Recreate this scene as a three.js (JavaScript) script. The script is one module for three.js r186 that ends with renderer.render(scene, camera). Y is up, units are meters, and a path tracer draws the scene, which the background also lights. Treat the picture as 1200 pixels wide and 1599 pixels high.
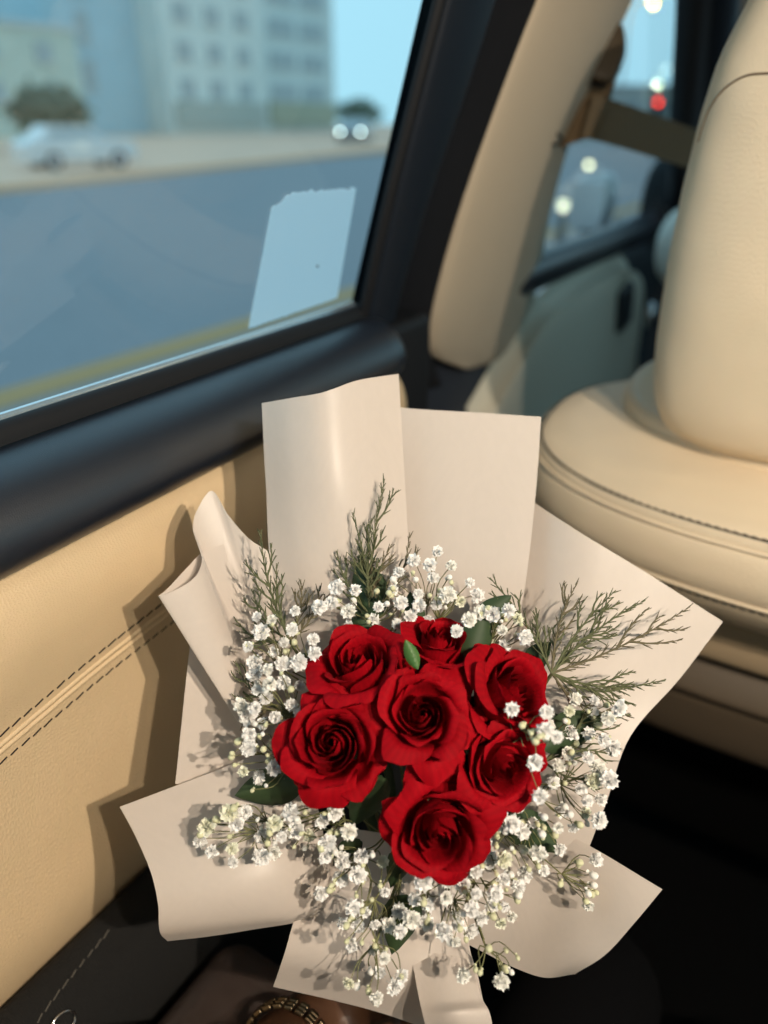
import * as THREE from 'three';
import { ImprovedNoise } from 'three/addons/math/ImprovedNoise.js';
import { MarchingCubes } from 'three/addons/objects/MarchingCubes.js';
import { mergeGeometries, mergeVertices } from 'three/addons/utils/BufferGeometryUtils.js';
import { RoundedBoxGeometry } from 'three/addons/geometries/RoundedBoxGeometry.js';

// ---------------------------------------------------------------- camera, sky, lamps, exposure
const V = (x, y, z) => new THREE.Vector3(x, y, z);
const D2R = Math.PI / 180;
const scene = new THREE.Scene();
const PITCH = 27 * D2R, YAW = 32 * D2R, F = 1200, EYE = V(0, 1.35, 0);
const camera = new THREE.PerspectiveCamera(2 * Math.atan(799.5 / F) / D2R, 768 / 1024, 0.02, 400);
camera.rotation.order = 'YXZ';
camera.rotation.set(-PITCH, YAW, 0);
camera.position.copy(EYE);
camera.focus = 0.475;
camera.userData.fStop = camera.getFocalLength() / 10;      // a 10 mm wide opening
scene.add(camera);

function skyTexture() {
  const W = 256, H = 128, d = new Float32Array(W * H * 4);
  const hor = [0.49, 0.88, 1.02], zen = [0.53, 0.9, 1.14];
  for (let j = 0; j < H; j++) for (let i = 0; i < W; i++) {
    const el = Math.max(0, ((j + 0.5) / H - 0.5) * 2), k = Math.pow(el, 0.7), o = (j * W + i) * 4;
    for (let c = 0; c < 3; c++) d[o + c] = hor[c] + (zen[c] - hor[c]) * k;
    d[o + 3] = 1;
  }
  const t = new THREE.DataTexture(d, W, H, THREE.RGBAFormat, THREE.FloatType);
  t.mapping = THREE.EquirectangularReflectionMapping; t.minFilter = t.magFilter = THREE.LinearFilter; t.needsUpdate = true;
  return t;
}
scene.background = skyTexture();
scene.environment = scene.background;
scene.backgroundIntensity = scene.environmentIntensity = 1.0;

const LAMP_AT = [V(0.63, 1.735, 0.02), V(0.49, 1.735, 0.10)], LAMP_RGB = new THREE.Color(1, 0.86, 0.69), LAMP_I = [3.3, 1.7];
LAMP_AT.forEach((p, i) => {
  const l = new THREE.SpotLight(LAMP_RGB, LAMP_I[i], 0, 1.12, 0.35);
  l.name = 'reading_lamp_light'; l.position.copy(p).y -= 0.012; l.castShadow = true; l.shadow.radius = 0.3;
  l.target.position.set(-0.2, 0.98, -0.42); scene.add(l, l.target);
});

const renderer = new THREE.WebGLRenderer({ antialias: true });
renderer.toneMapping = THREE.LinearToneMapping;
renderer.toneMappingExposure = 1.0;
renderer.shadowMap.enabled = true;

// ---------------------------------------------------------------- helpers
let seed = 7;
const rnd = () => { seed = (seed + 0x6D2B79F5) | 0; let t = Math.imul(seed ^ (seed >>> 15), 1 | seed); t = (t + Math.imul(t ^ (t >>> 7), 61 | t)) ^ t; return ((t ^ (t >>> 14)) >>> 0) / 4294967296; };
const rr = (a, b) => a + (b - a) * rnd();
const noise = new ImprovedNoise();
const lerp = THREE.MathUtils.lerp, clamp = THREE.MathUtils.clamp, sst = (x) => { x = clamp(x, 0, 1); return x * x * (3 - 2 * x); };
const RIGHT = V(Math.cos(YAW), 0, -Math.sin(YAW)), FLAT = V(-Math.sin(YAW), 0, -Math.cos(YAW)), UP = V(0, 1, 0);
const FWD = FLAT.clone().multiplyScalar(Math.cos(PITCH)).addScaledVector(UP, -Math.sin(PITCH));
const CUP = FLAT.clone().multiplyScalar(Math.sin(PITCH)).addScaledVector(UP, Math.cos(PITCH));
const ray = (u, v) => FWD.clone().addScaledVector(RIGHT, (u - 600) / F).addScaledVector(CUP, (800 - v) / F);
const P = (u, v, d) => EYE.clone().addScaledVector(ray(u, v), d);                       // the point at that depth behind a photo pixel
const PB = (u, v, d) => P(u, v, d * 0.92);                                              // same, for the bouquet
const onX = (u, v, x) => { const r = ray(u, v); return EYE.clone().addScaledVector(r, (x - EYE.x) / r.x); };
const onZ = (u, v, z) => { const r = ray(u, v); return EYE.clone().addScaledVector(r, (z - EYE.z) / r.z); };
const onY = (u, v, y) => { const r = ray(u, v); return EYE.clone().addScaledVector(r, (y - EYE.y) / r.y); };
const LEAN = 0.3;                                                                        // the side windows lean inwards
const onLean = (u, v, off) => { const r = ray(u, v), k = -0.43 + off; return EYE.clone().addScaledVector(r, (k + LEAN * (EYE.y - 1.177)) / (r.x - LEAN * r.y)); };
const leanX = (y, off = 0) => -0.43 + off + LEAN * (y - 1.177);

const used = {};
function numbered(n) { used[n] = (used[n] ?? -1) + 1; return used[n] ? n + '_' + String(used[n]).padStart(3, '0') : n; }
function thing(name, label, category, at = V(0, 0, 0), group) {
  const o = new THREE.Group(); o.name = numbered(name); o.position.copy(at); scene.add(o);
  o.userData = { label, category }; if (group) o.userData.group = group;
  return o;
}
function mesh(name, geo, mat, parent, label) {
  const m = new THREE.Mesh(geo, mat); m.name = parent ? name : numbered(name); m.castShadow = m.receiveShadow = true;
  (parent ?? scene).add(m); if (label) m.userData.label = label;
  m.updateMatrixWorld(true);
  return m;
}
function struct(name, geo, mat, label) { const m = mesh(name, geo, mat); m.userData.kind = 'structure'; if (label) m.userData.label = label; return m; }

// surfaces
function gridGeo(nu, nv, fn, uvScale = [1, 1]) {
  const pos = [], uv = [], idx = [];
  for (let j = 0; j <= nv; j++) for (let i = 0; i <= nu; i++) {
    const p = fn(i / nu, j / nv); pos.push(p.x, p.y, p.z); uv.push(i / nu * uvScale[0], j / nv * uvScale[1]);
  }
  for (let j = 0; j < nv; j++) for (let i = 0; i < nu; i++) {
    const a = j * (nu + 1) + i, b = a + 1, c = a + nu + 1, d = c + 1; idx.push(a, b, d, a, d, c);
  }
  const g = new THREE.BufferGeometry();
  g.setAttribute('position', new THREE.Float32BufferAttribute(pos, 3)); g.setAttribute('uv', new THREE.Float32BufferAttribute(uv, 2)); g.setIndex(idx);
  g.computeVertexNormals();
  return g;
}
function fixSeam(g, nu, nv) {                                                            // same normal on both sides of a closed seam
  const n = g.attributes.normal;
  for (let j = 0; j <= nv; j++) {
    const a = j * (nu + 1), b = a + nu, v = V(n.getX(a) + n.getX(b), n.getY(a) + n.getY(b), n.getZ(a) + n.getZ(b)).normalize();
    n.setXYZ(a, v.x, v.y, v.z); n.setXYZ(b, v.x, v.y, v.z);
  }
  return g;
}
function loftLoops(loops, uvScale = [1, 1]) {                                            // loops: arrays of the same number of points, each closed
  const nv = loops.length - 1, nu = loops[0].length;
  return fixSeam(gridGeo(nu, nv, (a, b) => loops[Math.round(b * nv)][Math.round(a * nu) % nu], uvScale), nu, nv);
}
function ellipseLoop(r, n = 80, from = -Math.PI / 2) {                                   // r: {x, y, z, hw, hd, e}
  const out = [];
  for (let i = 0; i < n; i++) {
    const a = from + i / n * 2 * Math.PI, c = Math.cos(a), s = Math.sin(a), e = 2 / (r.e ?? 2.4);
    const x = r.x + r.hw * Math.sign(c) * Math.abs(c) ** e, z = r.z + r.hd * Math.sign(s) * Math.abs(s) ** e;
    out.push(V(x, r.y + (r.tilt ?? 0) * (-z - 0.63), z));
  }
  return out;
}
function smoothLoft(rings, n = 80, sub = 5, uvScale = [1, 1]) {                          // rings joined by Catmull-Rom, then lofted
  const keys = Object.keys(rings[0]), all = [];
  for (let i = 0; i < rings.length - 1; i++) for (let k = 0; k < sub; k++) {
    const t = k / sub, q = {};
    for (const key of keys) {
      const a = rings[Math.max(0, i - 1)][key], b = rings[i][key], c = rings[i + 1][key], d = rings[Math.min(rings.length - 1, i + 2)][key];
      q[key] = 0.5 * (2 * b + (c - a) * t + (2 * a - 5 * b + 4 * c - d) * t * t + (3 * b - a - 3 * c + d) * t * t * t);
    }
    q.hw = Math.max(q.hw, 0.0005); q.hd = Math.max(q.hd, 0.0005);
    all.push(q);
  }
  all.push(rings[rings.length - 1]);
  return loftLoops(all.map((r) => ellipseLoop(r, n)), uvScale);
}
function tube(points, r0, r1 = r0, sides = 6, segs = 0, closed = false) {
  const curve = new THREE.CatmullRomCurve3(points, closed), n = segs || Math.max(2, points.length * 3), fr = curve.computeFrenetFrames(n, closed);
  return fixSeam(gridGeo(sides, n, (a, b) => {
    const k = Math.round(b * n), p = curve.getPointAt(Math.min(1, k / n)), an = a * 2 * Math.PI, r = lerp(r0, r1, b);
    return p.addScaledVector(fr.normals[k], Math.cos(an) * r).addScaledVector(fr.binormals[k], Math.sin(an) * r);
  }, [r0 * 6, curve.getLength()]), sides, n);
}
function bar(rows, plane, offL, offR, bulge, depth, sub = 4, across = 12, dir = V(0.96, -0.29, 0)) { // a long moulding between two edges read off the photograph
  const rowsS = [];
  for (let i = 0; i < rows.length - 1; i++) for (let k = 0; k < sub; k++) {
    const t = k / sub, g = (n) => { const a = rows[Math.max(0, i - 1)][n], b = rows[i][n], c = rows[i + 1][n], d = rows[Math.min(rows.length - 1, i + 2)][n];
      return 0.5 * (2 * b + (c - a) * t + (2 * a - 5 * b + 4 * c - d) * t * t + (3 * b - a - 3 * c + d) * t * t * t); };
    rowsS.push([g(0), g(1), g(2)]);
  }
  rowsS.push(rows[rows.length - 1]);
  const loops = rowsS.map(([v, uL, uR]) => {
    const a = plane(uL, v, offL), b = plane(uR, v, offR), loop = [];
    for (let k = 0; k <= across; k++) {
      const t = k / across, w = Math.pow(Math.sin(Math.PI * t), 0.6);
      loop.push(a.clone().lerp(b, t).addScaledVector(dir, bulge * w));
    }
    for (let k = across; k >= 0; k -= 2) loop.push(a.clone().lerp(b, 0.06 + 0.88 * k / across).addScaledVector(dir, -depth));
    return loop;
  });
  const close = (l) => { const c = l.reduce((s, p) => s.add(p), V(0, 0, 0)).multiplyScalar(1 / l.length); return l.map(() => c.clone()); };
  return loftLoops([close(loops[0]), ...loops, close(loops[loops.length - 1])], [0.3, 1]);
}
function soften(g, amp, scale) {                                                         // padded leather is never quite even
  const p = g.attributes.position, n = g.attributes.normal;
  for (let i = 0; i < p.count; i++) {
    const x = p.getX(i), y = p.getY(i), z = p.getZ(i), d = amp * (noise.noise(x * scale, y * scale, z * scale) + 0.45 * noise.noise(x * scale * 2.3 + 5, y * scale * 2.3, z * scale * 2.3));
    p.setXYZ(i, x + n.getX(i) * d, y + n.getY(i) * d, z + n.getZ(i) * d);
  }
  g.computeVertexNormals();
  return g;
}
const caster = new THREE.Raycaster();
function hit(m, u, v, lift = 0) {                                                        // where a photo pixel falls on a built surface
  caster.set(EYE, ray(u, v).normalize());
  m.material.side = THREE.DoubleSide;
  const h = caster.intersectObject(m, false)[0];
  if (!h) return null;
  const n = h.face.normal.clone(); if (n.dot(caster.ray.direction) > 0) n.negate();
  return { p: h.point.clone().addScaledVector(n, lift), n };
}
function quatTo(from, to) { return new THREE.Quaternion().setFromUnitVectors(from, to.clone().normalize()); }
function stitches(m, path, name, parent, mat, step = 0.0085, len = 0.0058, r = 0.00055) {
  const pts = path.map(([u, v]) => hit(m, u, v, 0.0004)).filter(Boolean);
  if (pts.length < 2) return;
  const curve = new THREE.CatmullRomCurve3(pts.map((h) => h.p)), L = curve.getLength(), n = Math.floor(L / step), g = new THREE.CapsuleGeometry(r, len, 2, 5);
  for (let i = 0; i < n; i++) {
    const s = mesh(name, g, mat, parent), t = curve.getTangentAt((i + 0.5) / n), p = curve.getPointAt((i + 0.5) / n);
    s.position.copy(p); s.scale.set(1, rr(0.85, 1.15), 1); s.quaternion.copy(quatTo(UP, t.applyAxisAngle(pts[Math.min(pts.length - 1, Math.floor((i + 0.5) / n * pts.length))].n, 0.16 * (1 + 0.3 * (rnd() - 0.5)))));
  }
}
function linePts(pts, n) { const c = new THREE.CatmullRomCurve3(pts.map(([u, v]) => V(u, v, 0))); return Array.from({ length: n + 1 }, (_, i) => { const p = c.getPoint(i / n); return [p.x, p.y]; }); }

// ---------------------------------------------------------------- textures and materials
function dataTex(N, fn, srgb = false, repeat = 1) {
  const d = new Uint8Array(N * N * 4);
  for (let j = 0; j < N; j++) for (let i = 0; i < N; i++) { const c = fn(i / N, j / N); for (let k = 0; k < 3; k++) d[(j * N + i) * 4 + k] = clamp(c[k], 0, 1) * 255; d[(j * N + i) * 4 + 3] = 255; }
  const t = new THREE.DataTexture(d, N, N); t.wrapS = t.wrapT = THREE.RepeatWrapping; t.magFilter = THREE.LinearFilter; t.repeat.set(repeat, repeat);
  if (srgb) t.colorSpace = THREE.SRGBColorSpace;
  t.needsUpdate = true;
  return t;
}
function cells(N, K) {                                                                   // pebbled leather: distance to cell borders
  const pts = []; for (let j = 0; j < K; j++) for (let i = 0; i < K; i++) pts.push([(i + rr(0.1, 0.9)) / K, (j + rr(0.1, 0.9)) / K]);
  return dataTex(N, (x, y) => {
    let a = 9, b = 9; const ci = Math.floor(x * K), cj = Math.floor(y * K);
    for (let dj = -1; dj <= 1; dj++) for (let di = -1; di <= 1; di++) {
      const p = pts[((cj + dj + K) % K) * K + (ci + di + K) % K]; let dx = Math.abs(p[0] - x), dy = Math.abs(p[1] - y); dx = Math.min(dx, 1 - dx); dy = Math.min(dy, 1 - dy);
      const q = Math.hypot(dx, dy); if (q < a) { b = a; a = q; } else if (q < b) b = q;
    }
    const h = Math.min(1, (b - a) * K * 1.6); return [h, h, h];
  });
}
const fbm = (x, y, s, o = 4) => { let v = 0, a = 0.5; for (let i = 0; i < o; i++) { v += a * noise.noise(x * s, y * s, i * 7.3); s *= 2; a *= 0.5; } return v; };
const tileN = (x, y, s) => { // seamless noise
  const w = (t) => [Math.cos(t * 2 * Math.PI) * s / 6.28, Math.sin(t * 2 * Math.PI) * s / 6.28]; const [a, b] = w(x), [c, d] = w(y);
  return noise.noise(a + 10, b + c, d + 3) * 0.6 + noise.noise(2 * a, 2 * b + 2 * c + 5, 2 * d) * 0.3 + noise.noise(5 * a + 1, 5 * b, 5 * c + 5 * d) * 0.2;
};
const GRAIN = cells(512, 34);
const mottle = (base, amt, s = 8) => dataTex(256, (x, y) => { const n = tileN(x, y, s) * amt; return base.map((b) => Math.pow(Math.max(0, b * (1 + n)), 1 / 2.2)); }, true);
function std(name, rgb, rough = 0.6, extra = {}) { const m = new THREE.MeshPhysicalMaterial({ roughness: rough, side: THREE.DoubleSide, ...extra }); m.color.setRGB(...rgb); m.name = name; return m; }
function grainClone(k) { const t = GRAIN.clone(); t.repeat.set(k, k); t.needsUpdate = true; return t; }
const leatherRough = dataTex(256, (x, y) => { const n = 0.82 + 0.25 * tileN(x, y, 14); return [n, n, n]; });
const creamMap = mottle([0.67, 0.505, 0.31], 0.10, 10), creamSeatMap = mottle([0.745, 0.615, 0.445], 0.09, 10);
const M = {
  cream: std('cream leather', [1, 1, 1], 0.62, { map: creamMap, bumpMap: grainClone(12), bumpScale: 0.00022, roughnessMap: leatherRough }),
  seat: std('seat leather', [1, 1, 1], 0.55, { map: creamSeatMap, bumpMap: grainClone(12), bumpScale: 0.00016, roughnessMap: leatherRough }),
  seatDark: std('seat back vinyl', [0.085, 0.062, 0.04], 0.6), seatShaded: std('shaded seat back panel', [0.36, 0.27, 0.17], 0.6),  // back panel: the seat cream darkened in colour to stand for shadow
  black: std('black padded leather', [0.008, 0.012, 0.02], 0.36, { ior: 1.75, bumpMap: grainClone(22), bumpScale: 0.00007 }),
  rubber: std('black rubber', [0.008, 0.009, 0.011], 0.6, { specularIntensity: 0.4 }),
  frame: std('dark window frame', [0.006, 0.010, 0.017], 0.55, { specularIntensity: 0.4 }),
  fuzzy: std('grey weatherstrip', [0.014, 0.016, 0.021], 0.95, { specularIntensity: 0.4,  bumpMap: grainClone(40), bumpScale: 0.0005 }),
  trim: std('beige pillar trim', [0.43, 0.365, 0.275], 0.8, { bumpMap: grainClone(20), bumpScale: 0.0002 }),
  head: std('headliner', [0.45, 0.42, 0.37], 0.95),
  carpet: std('black carpet', [0.003, 0.003, 0.003], 1, { specularIntensity: 0.15, bumpMap: grainClone(30), bumpScale: 0.001 }),
  lowerDoor: std('charcoal plastic', [0.013, 0.013, 0.013], 0.75, { specularIntensity: 0.5,  bumpMap: grainClone(14), bumpScale: 0.0004 }),
  belt: std('seat belt webbing', [0.24, 0.165, 0.09], 0.85, { bumpMap: dataTex(128, (x, y) => { const h = 0.5 + 0.5 * Math.sin((x + y) * 2 * Math.PI * 8) * Math.sin((x - y) * 2 * Math.PI * 8); return [h, h, h]; }, false, 6), bumpScale: 0.0004 }),
  beltCap: std('belt guide plastic', [0.05, 0.035, 0.018], 0.6),
  thread: std('dark thread', [0.02, 0.014, 0.01], 0.8),
  paleThread: std('pale thread', [0.14, 0.13, 0.11], 0.8),
  chrome: std('chrome', [0.7, 0.7, 0.72], 0.18, { metalness: 1 }),
  glass: new THREE.MeshPhysicalMaterial({ color: 0xf2fbff, transmission: 1, thickness: 0, roughness: 0, side: THREE.DoubleSide }),
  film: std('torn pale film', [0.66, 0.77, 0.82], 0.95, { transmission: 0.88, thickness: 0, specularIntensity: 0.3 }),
  paper: std('matte florist paper', [1, 1, 1], 0.95, { map: mottle([0.66, 0.58, 0.515], 0.03, 26), transmission: 0.2, thickness: 0, clearcoat: 0.45, clearcoatRoughness: 0.36 }),
  skin: std('skin', [0.085, 0.036, 0.016], 0.5),
  trousers: std('black trousers', [0.003, 0.003, 0.0035], 1, { specularIntensity: 0.15 }),
  bag: std('brown leather', [1, 1, 1], 0.4, { map: mottle([0.03, 0.0155, 0.0105], 0.35, 8), bumpMap: grainClone(10), bumpScale: 0.0003 }),
  steel: std('watch steel', [0.22, 0.165, 0.1], 0.33, { metalness: 1 }),
};
M.glass.name = 'window glass';
const box = (w, h, d, x = 0, y = 0, z = 0) => new THREE.BoxGeometry(w, h, d).translate(x, y, z);

// ---------------------------------------------------------------- the street outside
{
  const asphalt = std('asphalt', [1, 1, 1], 0.7, { map: dataTex(512, (x, y) => { const n = 0.22 * (1 + 0.06 * tileN(x, y, 8) + 0.3 * (rnd() - 0.5)); return [n * 1.02, n, n * 1.06].map((c) => Math.pow(c, 1 / 2.2)); }, true, 20) });
  const road = new THREE.PlaneGeometry(80, 260, 1, 1).rotateX(-Math.PI / 2).translate(20, 0, -70);
  struct('road', road, asphalt);
  const kerbZ = (z) => -15.6 - (z + 9) * -0.24;                                          // the far kerb draws away from the car's line
  const strip = (x0, x1, y, z0 = 60, z1 = -200) => gridGeo(1, 20, (a, b) => { const z = lerp(z0, z1, b); return V(kerbZ(z) + lerp(x0, x1, a), y, z); }, [4, 40]);
  struct('road_marking', gridGeo(1, 1, (a, b) => V(lerp(-4.02, -3.74, a), 0.004, lerp(40, -120, b))), std('worn yellow line paint', [0.42, 0.25, 0.10], 0.85));
  const kerbTop = mergeGeometries([strip(-0.25, 0, 0.14), gridGeo(1, 20, (a, b) => { const z = lerp(60, -200, b); return V(kerbZ(z), 0.14 * (1 - a), z); })]);
  struct('kerb', kerbTop, std('painted kerb stone', [0.85, 0.46, 0.26], 0.8));
  struct('pavement', strip(-120, -0.25, 0.136), std('pale paving', [0.85, 0.52, 0.36], 0.85, { map: mottle([0.9, 0.9, 0.9], 0.3, 20) }));
  struct('ground', new THREE.PlaneGeometry(600, 600).rotateX(-Math.PI / 2).translate(0, -0.01, 0), std('earth', [0.2, 0.19, 0.17], 0.95));

  const plasterMap = (c) => mottle(c, 0.12, 12);
  const hazedWinM = std('hazed window', [0.40, 0.44, 0.45], 0.6), frameM = std('window surround', [0.6, 0.62, 0.62], 0.8);  // window tone lifted toward the walls, standing in for haze
  function building(name, label, x, z0, z1, h, colour, cols, rows, extra) {
    const b = thing(name, label, 'building', V(x, 0, (z0 + z1) / 2)), m = std('plaster', [1, 1, 1], 0.9, { map: plasterMap(colour) }), L = Math.abs(z1 - z0);
    mesh('wall', box(12, h, L, -6, h / 2, 0), m, b);
    mesh('roof', box(12.4, 0.4, L + 0.4, -6, h + 0.2, 0), frameM, b);
    for (const cz of cols) for (const ry of rows) {
      const w = mesh('window', box(0.16, extra.wh, extra.ww, 0.05, ry, cz - (z0 + z1) / 2), hazedWinM, b);
      mesh('sill', box(0.3, 0.15, extra.ww + 0.3, 0.12, ry - extra.wh / 2 - 0.08, cz - (z0 + z1) / 2), frameM, w);
    }
    return b;
  }
  const rows = [1, 2, 3, 4, 5, 6].map((k) => 4.15 + (k - 1) * 3.05);
  const A = building('apartment_block', 'pale concrete apartment block with rows of dark square windows, seen through the side window', -60, -58.2, -72.2, 24, [0.72, 0.74, 0.70], [-60.8, -64.9, -69.1], rows, { wh: 1.4, ww: 1.9 });
  mesh('shopfront', box(0.5, 2.2, 12.6, 0.2, 1.9, 0), std('shopfront', [0.42, 0.44, 0.4], 0.5), A);
  const A2 = building('apartment_block', 'taller pale apartment block with banded windows at the right edge of the blurred row', -61, -73.4, -86.4, 24, [0.66, 0.71, 0.69], [-76.6, -82.2], rows, { wh: 1.5, ww: 4.3 });
  mesh('shopfront', box(0.5, 2.4, 12, 0.2, 2, 0), std('olive shopfront', [0.4, 0.4, 0.3], 0.6), A2);
  building('low_building', 'low greenish cream building at the left edge of the side window', -55, -34, -44.6, 7.2, [0.58, 0.62, 0.54], [-37.2, -41.6], [3.2, 5.8], { wh: 1.1, ww: 1.3 });
  building('office_building', 'blue grey office building between the low building and the apartment blocks', -63, -48, -59.5, 15, [0.46, 0.6, 0.66], [-52], [5, 8.5, 12], { wh: 2.2, ww: 1.2 });

  // trees along the far side: trunk, limbs and a crown of leaf clumps
  const leafM = std('dusky leaves', [0.22, 0.28, 0.21], 0.9, { transmission: 0.25, thickness: 0 }), barkM = std('bark', [0.11, 0.085, 0.06], 0.95);
  function tree(x, z, h, w, label) {
    const t = thing('roadside_tree', label, 'tree', V(x, 0, z), 'trees on the far side of the road'), parts = [], leaf = new THREE.IcosahedronGeometry(1, 0);
    mesh('trunk', mergeGeometries([tube([V(0, 0, 0), V(0.1, h * 0.3, 0), V(0, h * 0.75, 0.1)], 0.18, 0.06, 7), tube([V(0.05, h * 0.35, 0), V(0.7, h * 0.6, 0.4)], 0.08, 0.03, 6), tube([V(0.05, h * 0.4, 0), V(-0.6, h * 0.65, -0.5)], 0.08, 0.03, 6)]), barkM, t);
    for (let i = 0; i < 900; i++) {
      const a = rr(0, 6.28), e = Math.acos(rr(-0.7, 1)), k = Math.pow(rnd(), 0.45), lump = 0.75 + 0.35 * noise.noise(Math.cos(a) * 2 + x, e * 2, Math.sin(a) * 2);
      parts.push(leaf.clone().scale(rr(0.1, 0.24), rr(0.05, 0.12), rr(0.1, 0.24)).rotateX(rr(0, 3)).rotateY(rr(0, 3)).translate(Math.cos(a) * Math.sin(e) * w * k * lump, h * 0.54 + Math.cos(e) * h * 0.46 * k * lump, Math.sin(a) * Math.sin(e) * w * k * lump));
    }
    mesh('crown', mergeGeometries(parts), leafM, t);
  }
  tree(-34, -20.5, 3.6, 2.4, 'dark rounded tree at the far left, behind the white parked car');
  tree(-34, -25.5, 3.2, 2.2, 'dark low tree in front of the low cream building');
  tree(-52, -78, 3.8, 3.4, 'dark tree at the right, beside the headlights of the oncoming car');

  // cars
  function car(name, label, at, turn, paint, lit, group) {
    const c = thing(name, label, 'car', at, group); c.rotation.y = turn;
    const side = (pts, w, b) => { const s = new THREE.Shape(pts.map(([x, y]) => new THREE.Vector2(x, y))); return new THREE.ExtrudeGeometry(s, { depth: w, bevelEnabled: true, bevelSize: b, bevelThickness: b, bevelSegments: 3 }).translate(0, 0, -w / 2); };
    mesh('body', side([[-2.1, 0.35], [2.05, 0.35], [2.12, 0.62], [1.95, 0.86], [1.05, 0.95], [-1.9, 0.98], [-2.12, 0.8]], 1.55, 0.1), std('car paint', paint, 0.3, { clearcoat: 1, clearcoatRoughness: 0.1 }), c);
    const cab = mesh('cabin', side([[-1.75, 0.98], [0.98, 0.96], [0.35, 1.42], [-1.2, 1.46]], 1.3, 0.06), std('car roof paint', paint, 0.3, { clearcoat: 1 }), c);
    for (const s of [-1, 1]) mesh('window', side([[-1.45, 1.02], [0.7, 1.02], [0.25, 1.34], [-1.1, 1.36]], 0.02, 0.005).translate(0, 0, s * 0.725), hazedWinM, cab);
    mesh('windscreen', gridGeo(1, 1, (a, b) => V(lerp(1.05, 0.47, b), lerp(1.0, 1.4, b), lerp(-0.62, 0.62, a))), hazedWinM, cab);
    const wheelG = new THREE.CylinderGeometry(0.32, 0.32, 0.2, 20).rotateX(Math.PI / 2), hubG = new THREE.CylinderGeometry(0.19, 0.19, 0.22, 12).rotateX(Math.PI / 2);
    for (const x of [-1.3, 1.32]) for (const s of [-1, 1]) { const w = mesh('wheel', wheelG, M.rubber, c); w.position.set(x, 0.32, s * 0.78); mesh('rim', hubG, M.chrome, w); }
    const lampG = new THREE.SphereGeometry(0.11, 12, 8).scale(0.6, 1, 1);
    for (const s of [-1, 1]) {
      const hm = std('headlamp', [0.8, 0.8, 0.8], 0.2); if (lit.front) { hm.emissive.setRGB(...lit.front); hm.emissiveIntensity = lit.k ?? 1; }
      mesh('headlight', lampG, hm, c).position.set(2.13, 0.7, s * 0.62);
      const rm = std('tail lamp', [0.4, 0.02, 0.02], 0.3); if (lit.rear) { rm.emissive.setRGB(...lit.rear); rm.emissiveIntensity = lit.k ?? 1; }
      mesh('tail_light', lampG, rm, c).position.set(-2.16, 0.78, s * 0.66);
    }
    return c;
  }
  const dir = (at) => Math.atan2(at.z - EYE.z, -(at.x - EYE.x));                        // turn that points the nose at the eye
  car('parked_car', 'white car parked by the far kerb, left in the side window', onY(124, 263, 0.14), Math.PI / 2 - 0.24, [0.72, 0.68, 0.66], {}).scale.setScalar(0.72);
  const hp = onY(556, 226, 0);
  car('oncoming_car', 'oncoming car with two bright white headlights, at the right edge of the side window', hp, dir(hp) - 0.15, [0.2, 0.2, 0.2], { front: [0.85, 1, 0.9], k: 16 });
  { // small red signal
    const at = P(1029, 160, 30), t = thing('traffic_light', 'red traffic signal glowing just above the seat belt in the front window', 'traffic light', V(at.x, 0, at.z));
    mesh('post', new THREE.CylinderGeometry(0.05, 0.06, at.y + 0.1, 12).translate(0, (at.y + 0.1) / 2, -0.14), std('signal post', [0.2, 0.2, 0.2], 0.6), t);
    mesh('housing', new RoundedBoxGeometry(0.24, 0.7, 0.18, 3, 0.05).translate(0, at.y - 0.22, 0), M.rubber, t);
    const red = std('red signal', [0.5, 0.02, 0.02], 0.4); red.emissive.setRGB(1, 0.03, 0.005); red.emissiveIntensity = 9;
    const lg = new THREE.SphereGeometry(0.09, 16, 10).scale(1, 1, 0.4);
    [[0, red], [-0.22, M.rubber], [-0.44, M.rubber]].forEach(([dy, m]) => mesh('signal_lens', lg, m, t).position.set(0, at.y + dy, 0.09));
  }
  { // added low block that hides the bright sky behind the signal
    const at = P(1036, 190, 85), b = thing('sky_blocking_building', 'added low dim building blocking the sky behind the red signal in the front window', 'building', V(at.x, 0, at.z)); b.rotation.y = YAW;
    mesh('wall', box(13, 4.4, 6, 0, 2.2, 0), std('dim render', [0.22, 0.23, 0.21], 0.9), b); mesh('roof', box(13.4, 0.3, 6.4, 0, 4.55, 0), std('dim roof', [0.16, 0.16, 0.16], 0.9), b);
    for (let k = 0; k < 4; k++) mesh('window', box(1.6, 1.4, 0.1, -4.6 + k * 3.1, 2.4, 3.03), std('dim window', [0.1, 0.11, 0.12], 0.4), b);
  }
  // street lamps
  function streetLamp(at, label, k, colour) {
    const h = at.y, t = thing('street_lamp', label, 'street lamp', V(at.x, 0, at.z), 'lit street lamps seen through the front window');
    mesh('post', tube([V(-1.1, 0, 0), V(-1.1, h * 0.6, 0), V(-1.05, h - 0.2, 0), V(-0.6, h + 0.18, 0), V(0, h + 0.12, 0)], 0.09, 0.05, 8), std('lamp post', [0.2, 0.2, 0.2], 0.6), t);
    const e = std('lamp glow', [1, 1, 1], 0.4); e.emissive.setRGB(...colour); e.emissiveIntensity = k;
    mesh('lamp_head', new RoundedBoxGeometry(0.5, 0.14, 0.3, 2, 0.05).translate(0, h + 0.16, 0), std('lamp head', [0.15, 0.15, 0.15], 0.6), t);
    mesh('lamp_glass', new THREE.SphereGeometry(0.17, 12, 8).scale(1, 0.6, 1).translate(0, h, 0), e, t);
    const pl = new THREE.PointLight(new THREE.Color(...colour), 30); pl.position.set(0, h - 0.2, 0); pl.name = 'street_lamp_light'; pl.castShadow = true; t.add(pl);
  }
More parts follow.
